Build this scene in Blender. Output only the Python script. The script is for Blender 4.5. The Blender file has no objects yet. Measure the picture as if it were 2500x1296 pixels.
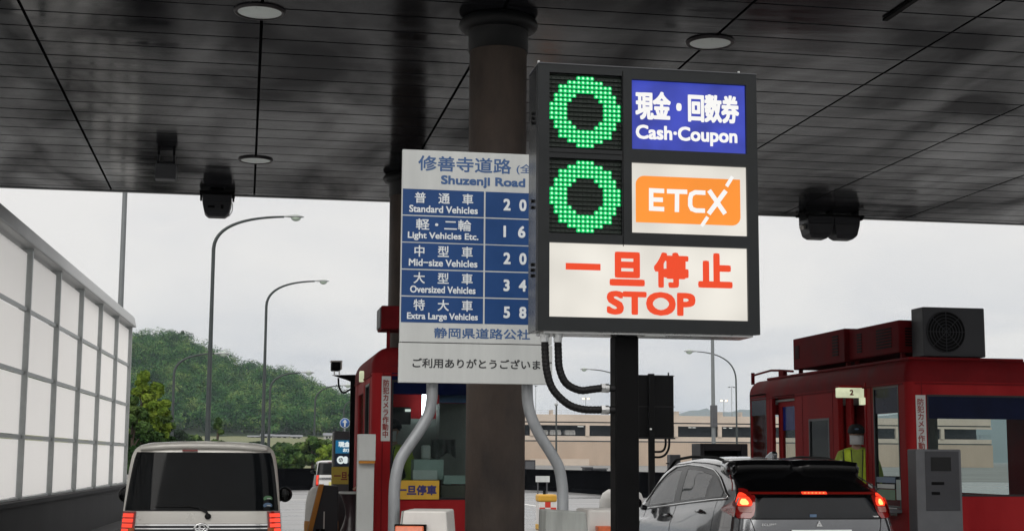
import bpy, math, random
import numpy as np
from mathutils import Vector, Matrix, noise as mnoise

random.seed(7); RNG = np.random.default_rng(7)
scene = bpy.context.scene
COL = scene.collection
R = math.radians

# ------------------------------------------------------------------ camera
FPX, YAW, PITCH, ROLL = 3600.0, R(10.2), math.atan(472/3600), R(0.35)
EYE = np.array([0.0, 0.0, 1.6])
FWD = np.array([math.sin(YAW)*math.cos(PITCH), math.cos(YAW)*math.cos(PITCH), math.sin(PITCH)])
_r = np.array([math.cos(YAW), -math.sin(YAW), 0.0]); _u = np.cross(_r, FWD)
RIGHT = _r*math.cos(ROLL) + _u*math.sin(ROLL)
UP = _u*math.cos(ROLL) - _r*math.sin(ROLL)
cam = bpy.data.cameras.new('camera'); cam.sensor_width = 36; cam.lens = 36*FPX/2500
cam.clip_start = 0.1; cam.clip_end = 12000
co = bpy.data.objects.new('camera', cam); COL.objects.link(co)
co.matrix_world = Matrix([[RIGHT[i], UP[i], -FWD[i], EYE[i]] for i in range(3)] + [[0, 0, 0, 1]])
scene.camera = co

def ray(px, py): return FWD*FPX + RIGHT*(px-1250) - UP*(py-648)
def hit(px, py, ax, v):
    r = ray(px, py); return EYE + r*((v-EYE[ax])/r[ax])
def at(px, py, Y): return hit(px, py, 1, Y)

# ------------------------------------------------------------------ world, sun, exposure
SUN_EL, SUN_AZ = R(38), R(205)      # soft light from behind the camera, over the left shoulder
world = bpy.data.worlds.new('World'); scene.world = world; world.use_nodes = True
nt = world.node_tree; N = nt.nodes; L = nt.links; N.clear()
wo = N.new('ShaderNodeOutputWorld'); bg = N.new('ShaderNodeBackground'); bg2 = N.new('ShaderNodeBackground'); mixw = N.new('ShaderNodeMixShader')
sky = N.new('ShaderNodeTexSky'); sky.sky_type = 'NISHITA'; sky.sun_disc = False
sky.sun_elevation = SUN_EL; sky.sun_rotation = SUN_AZ; sky.dust_density = 3
tc = N.new('ShaderNodeTexCoord'); sep = N.new('ShaderNodeSeparateXYZ')
L.new(tc.outputs['Generated'], sep.inputs[0])
mp = N.new('ShaderNodeMapping'); mp.inputs['Scale'].default_value = (1, 1, 3.2)
L.new(tc.outputs['Generated'], mp.inputs[0])
n1 = N.new('ShaderNodeTexNoise'); n1.inputs['Scale'].default_value = 5.5; n1.inputs['Detail'].default_value = 7; n1.inputs['Roughness'].default_value = .55; n1.inputs['Distortion'].default_value = .4
L.new(mp.outputs[0], n1.inputs['Vector'])
cr = N.new('ShaderNodeValToRGB')
cr.color_ramp.elements[0].position = .36; cr.color_ramp.elements[0].color = (.61, .625, .665, 1)
cr.color_ramp.elements[1].position = .58; cr.color_ramp.elements[1].color = (.88, .855, .825, 1)
L.new(n1.outputs['Fac'], cr.inputs[0])
# clouds even out with height above the horizon
hr = N.new('ShaderNodeMapRange'); hr.inputs[1].default_value = .02; hr.inputs[2].default_value = .13; hr.inputs[3].default_value = 0; hr.inputs[4].default_value = .74
L.new(sep.outputs[2], hr.inputs[0])
mxc = N.new('ShaderNodeMix'); mxc.data_type = 'RGBA'; mxc.inputs[7].default_value = (.85, .82, .785, 1)
L.new(hr.outputs[0], mxc.inputs[0]); L.new(cr.outputs[0], mxc.inputs[6])
# overcast sky: brighter towards the zenith
zr = N.new('ShaderNodeMapRange'); zr.inputs[1].default_value = .22; zr.inputs[2].default_value = 1; zr.inputs[3].default_value = 1.0; zr.inputs[4].default_value = 1.75
L.new(sep.outputs[2], zr.inputs[0])
mulc = N.new('ShaderNodeVectorMath'); mulc.operation = 'SCALE'
L.new(mxc.outputs[2], mulc.inputs[0]); L.new(zr.outputs[0], mulc.inputs[3])
L.new(mulc.outputs[0], bg.inputs[0]); bg.inputs[1].default_value = 1.09
L.new(sky.outputs[0], bg2.inputs[0]); bg2.inputs[1].default_value = .1
mixw.inputs[0].default_value = .08
L.new(bg.outputs[0], mixw.inputs[1]); L.new(bg2.outputs[0], mixw.inputs[2]); L.new(mixw.outputs[0], wo.inputs[0])

sl = bpy.data.lights.new('sun', 'SUN'); sl.energy = 1.25; sl.angle = R(40); sl.color = (1, .97, .93)
so = bpy.data.objects.new('sun', sl); COL.objects.link(so)
sd = Vector((math.sin(SUN_AZ)*math.cos(SUN_EL), math.cos(SUN_AZ)*math.cos(SUN_EL), math.sin(SUN_EL)))
so.rotation_euler = sd.to_track_quat('Z', 'Y').to_euler(); so.location = (0, -5, 40)

vs = scene.view_settings; vs.view_transform = 'Standard'; vs.look = 'None'; vs.exposure = 0.0; vs.gamma = 1; vs.use_curve_mapping = False
HAZE = .00012
scene.cycles.use_denoising = True
scene.cycles.max_bounces = 8; scene.cycles.transparent_max_bounces = 12; scene.cycles.volume_bounces = 0

# ------------------------------------------------------------------ materials
MATS = {}
def _new(name):
    m = bpy.data.materials.new(name); m.use_nodes = True; MATS[name] = m
    return m, m.node_tree.nodes, m.node_tree.links, m.node_tree.nodes['Principled BSDF']
def mat(name, col, rough=.5, metal=0., var=.15, scale=6., bump=0., coat=0., stretch=(1, 1, 1), spec=.5, rvar=.12, second=None, bscale=None):
    """principled material with two octaves of procedural wear: colour, roughness and relief vary in object space"""
    m, n, l, b = _new(name)
    t = n.new('ShaderNodeTexCoord'); mpn = n.new('ShaderNodeMapping'); mpn.inputs['Scale'].default_value = stretch
    l.new(t.outputs['Object'], mpn.inputs[0])
    z = n.new('ShaderNodeTexNoise'); z.inputs['Scale'].default_value = scale; z.inputs['Detail'].default_value = 6; z.inputs['Roughness'].default_value = .62
    l.new(mpn.outputs[0], z.inputs['Vector'])
    mr = n.new('ShaderNodeMapRange'); mr.inputs[1].default_value = .3; mr.inputs[2].default_value = .7
    l.new(z.outputs['Fac'], mr.inputs[0])
    mx = n.new('ShaderNodeMix'); mx.data_type = 'RGBA'
    c2 = second if second else tuple(min(1, c*(1+var)) for c in col)
    mx.inputs[6].default_value = tuple(c*(1-var) for c in col) + (1,); mx.inputs[7].default_value = tuple(c2) + (1,)
    l.new(mr.outputs[0], mx.inputs[0]); l.new(mx.outputs[2], b.inputs['Base Color'])
    rr = n.new('ShaderNodeMapRange'); rr.inputs[3].default_value = max(.02, rough-rvar*rough); rr.inputs[4].default_value = min(1, rough+rvar*rough*1.5)
    l.new(mr.outputs[0], rr.inputs[0]); l.new(rr.outputs[0], b.inputs['Roughness'])
    b.inputs['Metallic'].default_value = metal; b.inputs['Specular IOR Level'].default_value = spec
    b.inputs['Coat Weight'].default_value = coat; b.inputs['Coat Roughness'].default_value = .04
    if bump:
        z2 = n.new('ShaderNodeTexNoise'); z2.inputs['Scale'].default_value = bscale or scale*5; z2.inputs['Detail'].default_value = 4
        l.new(mpn.outputs[0], z2.inputs['Vector'])
        bp = n.new('ShaderNodeBump'); bp.inputs['Strength'].default_value = bump; bp.inputs['Distance'].default_value = .02
        l.new(z2.outputs['Fac'], bp.inputs['Height']); l.new(bp.outputs[0], b.inputs['Normal'])
    return m
def glow(name, col, strength=1.0, var=.0, scale=3., base=(.02, .02, .02), stretch=(1, 1, 1)):
    m, n, l, b = _new(name)
    b.inputs['Base Color'].default_value = base + (1,); b.inputs['Roughness'].default_value = .6; b.inputs['Specular IOR Level'].default_value = .08
    b.inputs['Emission Color'].default_value = col + (1,); b.inputs['Emission Strength'].default_value = strength
    if var:
        t = n.new('ShaderNodeTexCoord'); mpn = n.new('ShaderNodeMapping'); mpn.inputs['Scale'].default_value = stretch
        z = n.new('ShaderNodeTexNoise'); z.inputs['Scale'].default_value = scale; z.inputs['Detail'].default_value = 1.5
        l.new(t.outputs['Object'], mpn.inputs[0]); l.new(mpn.outputs[0], z.inputs['Vector'])
        mr = n.new('ShaderNodeMapRange'); mr.inputs[1].default_value = .32; mr.inputs[2].default_value = .68
        mr.inputs[3].default_value = strength*(1-var); mr.inputs[4].default_value = strength*(1+var*.55)
        l.new(z.outputs['Fac'], mr.inputs[0]); l.new(mr.outputs[0], b.inputs['Emission Strength'])
    return m
def glass(name, tint=(.75, .8, .8), rough=.02, opacity=.35, refl=(.02, .025, .03), spec=.35):
    """window pane: part see-through, part dark tinted, glossy surface"""
    m, n, l, b = _new(name)
    b.inputs['Base Color'].default_value = refl + (1,); b.inputs['Roughness'].default_value = rough; b.inputs['Specular IOR Level'].default_value = spec
    tr = n.new('ShaderNodeBsdfTransparent'); tr.inputs[0].default_value = tint + (1,)
    mx = n.new('ShaderNodeMixShader'); mx.inputs[0].default_value = opacity
    out = n['Material Output']
    l.new(tr.outputs[0], mx.inputs[1]); l.new(b.outputs[0], mx.inputs[2]); l.new(mx.outputs[0], out.inputs[0])
    return m
def foliage(name, cols, scale, s2, rough=.6, e0=.34, e1=.68):
    """leaf greens that differ from crown to crown and from twig to twig"""
    m, n, l, b = _new(name)
    t = n.new('ShaderNodeTexCoord')
    z = n.new('ShaderNodeTexNoise'); z.inputs['Scale'].default_value = scale; z.inputs['Detail'].default_value = 2
    z2 = n.new('ShaderNodeTexNoise'); z2.inputs['Scale'].default_value = s2; z2.inputs['Detail'].default_value = 2
    l.new(t.outputs['Object'], z.inputs['Vector']); l.new(t.outputs['Object'], z2.inputs['Vector'])
    ad = n.new('ShaderNodeMath'); ad.operation = 'MULTIPLY_ADD'; ad.inputs[1].default_value = .26
    l.new(z2.outputs['Fac'], ad.inputs[0]); 
    sb = n.new('ShaderNodeMath'); sb.operation = 'SUBTRACT'; sb.inputs[1].default_value = .13
    l.new(z.outputs['Fac'], sb.inputs[0]); l.new(sb.outputs[0], ad.inputs[2])
    c = n.new('ShaderNodeValToRGB'); e = c.color_ramp.elements
    e[0].position = e0; e[0].color = cols[0] + (1,); e[1].position = e1; e[1].color = cols[-1] + (1,)
    for i, cc in enumerate(cols[1:-1]):
        q = e.new(e0 + (e1-e0)*(i+1)/(len(cols)-1)); q.color = cc + (1,)
    l.new(ad.outputs[0], c.inputs[0]); l.new(c.outputs[0], b.inputs['Base Color'])
    b.inputs['Roughness'].default_value = .85; b.inputs['Specular IOR Level'].default_value = .06
    return m

M_ceiling = mat('soffit_paint', (.011, .011, .013), .13, 0, .4, 1.1, .06, stretch=(.5, 2.2, 1), rvar=.6, bscale=2.5, spec=.45)
def dull(m, lo, hi, scale, stretch, col):
    """patchy sheen: noise mixes the glossy surface with a matt colour to imitate uneven reflections"""
    n, l = m.node_tree.nodes, m.node_tree.links; t = n.new('ShaderNodeTexCoord'); mpn = n.new('ShaderNodeMapping'); mpn.inputs['Scale'].default_value = stretch
    z = n.new('ShaderNodeTexNoise'); z.inputs['Scale'].default_value = scale; z.inputs['Detail'].default_value = 5; z.inputs['Distortion'].default_value = .6
    l.new(t.outputs['Object'], mpn.inputs[0]); l.new(mpn.outputs[0], z.inputs['Vector'])
    r = n.new('ShaderNodeMapRange'); r.inputs[1].default_value = .36; r.inputs[2].default_value = .66; r.inputs[3].default_value = lo; r.inputs[4].default_value = hi; l.new(z.outputs['Fac'], r.inputs[0])
    d = n.new('ShaderNodeBsdfDiffuse'); d.inputs[0].default_value = col + (1,); mx = n.new('ShaderNodeMixShader'); l.new(r.outputs[0], mx.inputs[0]); l.new(d.outputs[0], mx.inputs[1]); l.new(n['Principled BSDF'].outputs[0], mx.inputs[2]); l.new(mx.outputs[0], n['Material Output'].inputs[0])
dull(M_ceiling, .20, .85, .8, (1.0, .4, 1), (.012, .012, .014))  # gloss patches stand in for smeared reflections on the ceiling
M_groove = mat('soffit_gap', (.002, .002, .003), .9, spec=.05)
M_fascia = mat('fascia_metal', (.3, .31, .32), .4, .3, .12, 3)
M_roof = mat('roof_metal', (.25, .26, .27), .5, .4)
M_column = mat('column_paint', (.034, .026, .023), .55, 0, .35, 2.4, .2, second=(.086, .064, .051), stretch=(1, 1, .45), bscale=40, spec=.3)
M_column_dark = mat('collar_paint', (.006, .0065, .007), .5, spec=.25)
M_lampglass = mat('lamp_diffuser', (.82, .90, .87), .3, 0, .06, 8)
M_lampring = mat('lamp_ring', (.02, .016, .018), .5, 0, .5, 12)
M_case = mat('sign_case_paint', (.0105, .0125, .0138), .45, 0, .2, 5, .03, spec=.28)
M_case_side = mat('sign_side_metal', (.07, .075, .08), .2, .75, .5, 2.2, .1, stretch=(1, 1, .7))
M_black = mat('black_paint', (.0035, .0035, .0038), .6, 0, .3, 4, spec=.07)
M_blackplastic = mat('black_plastic', (.006, .006, .007), .5, 0, .2, 9, spec=.3)
M_chrome = mat('zinc_fitting', (.55, .56, .56), .28, .9, .2, 9)
M_conduit = mat('black_conduit', (.0055, .0055, .006), .5, 0, .2, 10, spec=.25)
M_ledback = mat('led_backing', (.008, .016, .011), .55, 0, .3, 30)
M_ledoff = mat('unlit_led', (.03, .045, .036), .2)
M_led = glow('led_lens', (.0, .56, .13), 1.1)
M_ledcore = glow('led_core', (.50, 1.0, .62), 1.25)
M_blit_blue = glow('backlit_blue', (.043, .064, .46), 1.0, .3, 4.5)
M_blit_white = glow('backlit_white', (.80, .765, .69), 1.0, .16, 2.2, (.04, .04, .04))
M_blit_text = glow('backlit_white_letters', (.93, .92, .90), 1.0)
M_blit_red = glow('backlit_red_letters', (.85, .062, .012), 1.0)
M_blit_orange = glow('backlit_orange', (1.0, .30, .030), 1.0, .06, 3)
M_signwhite = mat('sign_white', (.50, .52, .515), .42, 0, .10, 1.6, second=(.555, .575, .565), stretch=(3, 3, .3))
M_signblue = mat('sign_blue', (.015, .056, .18), .4, 0, .12, 2, spec=.25)
M_signblue_ink = mat('sign_blue_ink', (.035, .095, .24), .45, 0, .05)
M_signtext = mat('sign_pale_ink', (.66, .70, .73), .45, 0, .04)
M_ink = mat('black_ink', (.02, .022, .025), .5, 0, .05)
M_inkred = mat('maroon_ink', (.23, .028, .022), .5, 0, .05)
M_inkblue = mat('navy_ink', (.03, .025, .14), .5, 0, .05)
M_yellow = mat('yellow_board', (.62, .36, .03), .45, 0, .1, 4)
M_yellowsign = mat('yellow_sign', (.55, .43, .06), .45, 0, .08, 4)
M_galv = mat('galvanised_pipe', (.30, .315, .33), .5, .35, .3, 5, .12, stretch=(1, 1, .35), bscale=90)
M_concwhite = mat('white_painted_block', (.66, .64, .61), .6, 0, .12, 3, .1, stretch=(1, 1, .5))
M_concgrey = mat('weathered_block', (.30, .315, .30), .75, 0, .3, 2.6, .15, stretch=(2.5, 2.5, .4))
M_reflect = mat('orange_reflector', (.62, .13, .045), .3, 0, .2, 25)
M_red = mat('booth_red', (.285, .0105, .0145), .55, 0, .2, 1.1, .06, spec=.05, second=(.36, .024, .026), stretch=(1.6, 1.6, .35))
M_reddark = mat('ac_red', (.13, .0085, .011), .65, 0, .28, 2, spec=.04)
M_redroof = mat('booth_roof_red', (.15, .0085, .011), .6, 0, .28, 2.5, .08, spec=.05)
M_frame = mat('dark_frame', (.012, .011, .012), .4, spec=.3)
M_int = mat('booth_interior', (.27, .29, .27), .7, 0, .25, 3, stretch=(1, 1, .4))
M_intdark = mat('booth_fitting', (.05, .052, .055), .6, 0, .2, 6)
M_paper = mat('paper', (.68, .70, .68), .6, 0, .06, 6)
M_greenbox = mat('pale_green_box', (.42, .50, .47), .5, 0, .08, 6)
M_towel = mat('grey_towel', (.16, .16, .16), .9, 0, .3, 12, .4)
M_pane = glass('booth_pane', (.82, .88, .87), .02, .12)
M_paneblue = mat('blue_sunband', (.004, .007, .028), .12, 0, .3, 3, spec=.06)
M_paneblue_bright = mat('blue_door_band', (.010, .020, .17), .12, 0, .3, 3, spec=.06)
M_tube_glint = glow('lit_tube_and_glint', (.95, .97, .92), 1.0)
M_fill_strip = glow('booth_fill_strip', (.92, .97, 1.0), 10.0)
M_lamp2 = glow('lit_number_box', (.70, .74, .50), .85, .2, 9)
M_grey = mat('grey_steel', (.085, .088, .096), .5, .1, .14, 4, spec=.35)
M_greydark = mat('dark_grey_steel', (.030, .031, .036), .5, 0, .15, 4, spec=.3)
M_lightgrey = mat('light_grey_steel', (.52, .54, .53), .45, .1, .1, 4, stretch=(1, 1, .4))
M_kioskblue = glow('screen_blue', (.015, .16, .32), .75, .1, 6)
M_kioskdark = glow('screen_dark', (.008, .014, .028), .8)
M_kiosktext = glow('screen_letters', (.80, .88, .88), .85)
M_maroon = mat('maroon_rubber', (.040, .026, .030), .32, 0, .3, 4)
M_orange = mat('orange_edge', (.50, .20, .015), .5, 0, .15, 5)
M_whiteplastic = mat('white_plastic', (.62, .61, .58), .4, 0, .1, 4)
M_redwhite_r = mat('barrier_red', (.58, .035, .02), .4, 0, .1)
M_redwhite_w = mat('barrier_white', (.70, .68, .66), .4, 0, .08)
M_amber = mat('barrier_yellow', (.60, .33, .035), .45, 0, .12)
M_pole = mat('pole_grey', (.050, .060, .061), .5, .2, .2, 2, spec=.3)
M_polelight = mat('mast_grey', (.17, .185, .19), .5, .2, .15, 2)
M_lens = mat('lamp_lens', (.42, .50, .42), .15, 0, .1)
M_lamphead = mat('lamp_head', (.33, .35, .35), .4, .2, .1)
M_lit = glow('lit_sodium_lamp', (1.0, .66, .30), 6.0)
M_panel = mat('frosted_panel', (.86, .85, .83), .4, 0, .10, 1.6, second=(.93, .92, .90), stretch=(2.5, 2.5, .35), spec=.3)
def translucent(m, f, col):
    n, l = m.node_tree.nodes, m.node_tree.links; t = n.new('ShaderNodeBsdfTranslucent'); t.inputs[0].default_value = col + (1,); mx = n.new('ShaderNodeMixShader'); mx.inputs[0].default_value = f
    l.new(n['Principled BSDF'].outputs[0], mx.inputs[1]); l.new(t.outputs[0], mx.inputs[2]); l.new(mx.outputs[0], n['Material Output'].inputs[0])
translucent(M_panel, .9, (1.0, .985, .965))
M_alu = mat('aluminium_frame', (.36, .38, .38), .4, .5, .1)
M_cap = mat('barrier_cap', (.45, .46, .46), .45, .3, .1)
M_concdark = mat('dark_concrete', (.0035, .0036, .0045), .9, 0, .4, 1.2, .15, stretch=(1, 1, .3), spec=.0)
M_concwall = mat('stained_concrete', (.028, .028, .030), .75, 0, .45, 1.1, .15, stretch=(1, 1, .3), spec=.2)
M_beige = mat('beige_concrete', (.47, .375, .295), .8, 0, .1, .12, stretch=(1, 1, .3), spec=.1)
M_beigelight = mat('pale_concrete', (.54, .46, .385), .8, 0, .08, .2, spec=.1)
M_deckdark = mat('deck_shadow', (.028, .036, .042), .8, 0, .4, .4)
M_rail = mat('railing_grey', (.42, .42, .42), .5, .2, .1)
M_wall_house = mat('house_wall', (.50, .50, .48), .7, 0, .2, .2)
M_tile = mat('house_tile', (.16, .17, .19), .6, 0, .2, .3)
M_bark = mat('bark', (.07, .052, .04), .9, 0, .3, 4, .4)
M_vanpaint = mat('pearl_beige_paint', (.67, .655, .61), .28, .12, .03, 2, coat=.5, rvar=.2)
M_carglass = mat('tinted_glass', (.005, .006, .007), .05, 0, .5, 1.5, rvar=.4, spec=.13)
M_suvglass = mat('tinted_rear_glass', (.010, .012, .015), .08, 0, .2, 2, spec=.3)
M_gloss_black = mat('gloss_black', (.002, .002, .0024), .14, 0, .2, 3, spec=.25)
M_suvpaint = mat('dark_grey_metallic', (.125, .13, .138), .2, .9, .06, 4, coat=1.0, rvar=.15)
M_clearglass = glass('car_window', (.80, .84, .84), .02, .10, (.01, .012, .014), .6)
_n, _l = M_clearglass.node_tree.nodes, M_clearglass.node_tree.links
_f = _n.new('ShaderNodeFresnel'); _f.inputs['IOR'].default_value = 2.1; _g = _n.new('ShaderNodeBsdfGlossy'); _g.inputs['Roughness'].default_value = .02
_m = [q for q in _n if q.type == 'MIX_SHADER'][0]; _l.new(_f.outputs[0], _m.inputs[0]); _l.new(_g.outputs[0], _m.inputs[2])
M_brightchrome = mat('chrome_trim', (.72, .73, .73), .14, .95, .08, 9)
M_tyre = mat('tyre_rubber', (.015, .015, .016), .8)
M_rim = mat('alloy_rim', (.40, .41, .42), .3, .8)
M_tail_red = mat('tail_lens', (.22, .006, .005), .12, 0, .2, 14, coat=.6)
M_tail_lit = glow('tail_lit', (1.0, .065, .035), 1.35, .12, 9)
M_tail_hot = glow('tail_hot', (1.0, .32, .10), 3.0)
M_brake = glow('brake_lit', (1.0, .045, .012), 1.5)
M_tail_dim = glow('light_bar', (.075, .002, .001), .75, 0, 3, (.05, .003, .002))
M_clear = mat('clear_lens', (.38, .16, .14), .2, 0, .3, 40)
M_amberlens = mat('amber_lens', (.40, .09, .02), .2, 0, .3, 40)
M_plate = mat('number_plate', (.62, .58, .20), .4)
M_sticker_g = mat('green_sticker', (.10, .22, .11), .4)
M_sticker_b = mat('blue_sticker', (.10, .17, .28), .4)
M_skin = mat('skin', (.42, .25, .18), .5, 0, .06, 8)
M_hair = mat('black_hair', (.012, .011, .011), .6)
M_capcloth = mat('cap_cloth', (.012, .014, .018), .8)
M_mask = mat('mask_cloth', (.62, .63, .64), .8)
M_shirt = mat('lime_shirt', (.40, .52, .085), .75, 0, .15, 9, .2)
M_vest = mat('neon_vest', (.70, .92, .06), .6, 0, .12, 12, .2)
M_tape = mat('vest_tape', (.04, .06, .03), .6)
M_trouser = mat('navy_trousers', (.02, .024, .035), .8)
M_signround = mat('round_sign_blue', (.015, .09, .30), .4, 0, .06)
M_field = mat('dry_field', (.115, .14, .055), .9, 0, .3, .02, second=(.17, .175, .08))
M_forestfloor = mat('forest_floor', (.022, .040, .016), .95, 0, .3, .05)
M_grass = mat('verge_grass', (.06, .10, .03), .9, 0, .4, .3)
M_farhill = mat('far_hill_green', (.055, .085, .075), .95, 0, .2, .004)
M_forest = foliage('forest_leaves', ((.008, .033, .013), (.021, .076, .024), (.052, .136, .038), (.135, .21, .062)), .12, .5, e0=.36, e1=.64)
M_leaf_y = foliage('yellow_green_leaves', ((.042, .085, .014), (.110, .175, .024), (.20, .27, .040)), .9, 3., e0=.36, e1=.64)
M_leaf_m = foliage('mid_green_leaves', ((.018, .044, .014), (.048, .092, .026), (.10, .15, .042)), .7, 3., e0=.36, e1=.64)
M_leaf_d = foliage('dark_leaves', ((.014, .026, .014), (.026, .046, .022), (.04, .065, .03)), .3, 1.5)

def wet_ground(name, dark, light, joints):
    m, n, l, b = _new(name)
    t = n.new('ShaderNodeTexCoord')
    z = n.new('ShaderNodeTexNoise'); z.inputs['Scale'].default_value = .35; z.inputs['Detail'].default_value = 7; z.inputs['Roughness'].default_value = .6
    mpn = n.new('ShaderNodeMapping'); mpn.inputs['Scale'].default_value = (.55, 1.0, 1)
    l.new(t.outputs['Object'], mpn.inputs[0]); l.new(mpn.outputs[0], z.inputs['Vector'])
    mr = n.new('ShaderNodeMapRange'); mr.inputs[1].default_value = .36; mr.inputs[2].default_value = .64; l.new(z.outputs['Fac'], mr.inputs[0])
    mx = n.new('ShaderNodeMix'); mx.data_type = 'RGBA'; mx.inputs[6].default_value = dark + (1,); mx.inputs[7].default_value = light + (1,)
    l.new(mr.outputs[0], mx.inputs[0])
    col = mx.outputs[2]
    if joints:
        w = n.new('ShaderNodeTexWave'); w.wave_type = 'BANDS'; w.bands_direction = 'Y'; w.inputs['Scale'].default_value = .12; w.inputs['Distortion'].default_value = .6; w.inputs['Detail'].default_value = 3
        l.new(t.outputs['Object'], w.inputs['Vector'])
        wr = n.new('ShaderNodeMapRange'); wr.inputs[1].default_value = .0; wr.inputs[2].default_value = .08; wr.inputs[3].default_value = .6; wr.inputs[4].default_value = 1
        l.new(w.outputs['Fac'], wr.inputs[0])
        sc_ = n.new('ShaderNodeVectorMath'); sc_.operation = 'SCALE'; l.new(col, sc_.inputs[0]); l.new(wr.outputs[0], sc_.inputs[3]); col = sc_.outputs[0]
    l.new(col, b.inputs['Base Color'])
    rr = n.new('ShaderNodeMapRange'); rr.inputs[1].default_value = .3; rr.inputs[2].default_value = .7; rr.inputs[3].default_value = .12; rr.inputs[4].default_value = .5
    l.new(z.outputs['Fac'], rr.inputs[0]); l.new(rr.outputs[0], b.inputs['Roughness'])
    z3 = n.new('ShaderNodeTexNoise'); z3.inputs['Scale'].default_value = 30; z3.inputs['Detail'].default_value = 3
    l.new(t.outputs['Object'], z3.inputs['Vector'])
    bp = n.new('ShaderNodeBump'); bp.inputs['Strength'].default_value = .25; bp.inputs['Distance'].default_value = .01
    l.new(z3.outputs['Fac'], bp.inputs['Height']); l.new(bp.outputs[0], b.inputs['Normal'])
    return m
M_ground = mat('earth', (.17, .17, .165), .95, 0, .3, .05)
M_road = wet_ground('wet_concrete', (.13, .13, .132), (.24, .24, .24), True)
M_kerb = mat('kerb_concrete', (.28, .28, .27), .8, 0, .2, 2, .1)
M_line = mat('road_paint', (.66, .66, .64), .5, 0, .2, 3)

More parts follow.
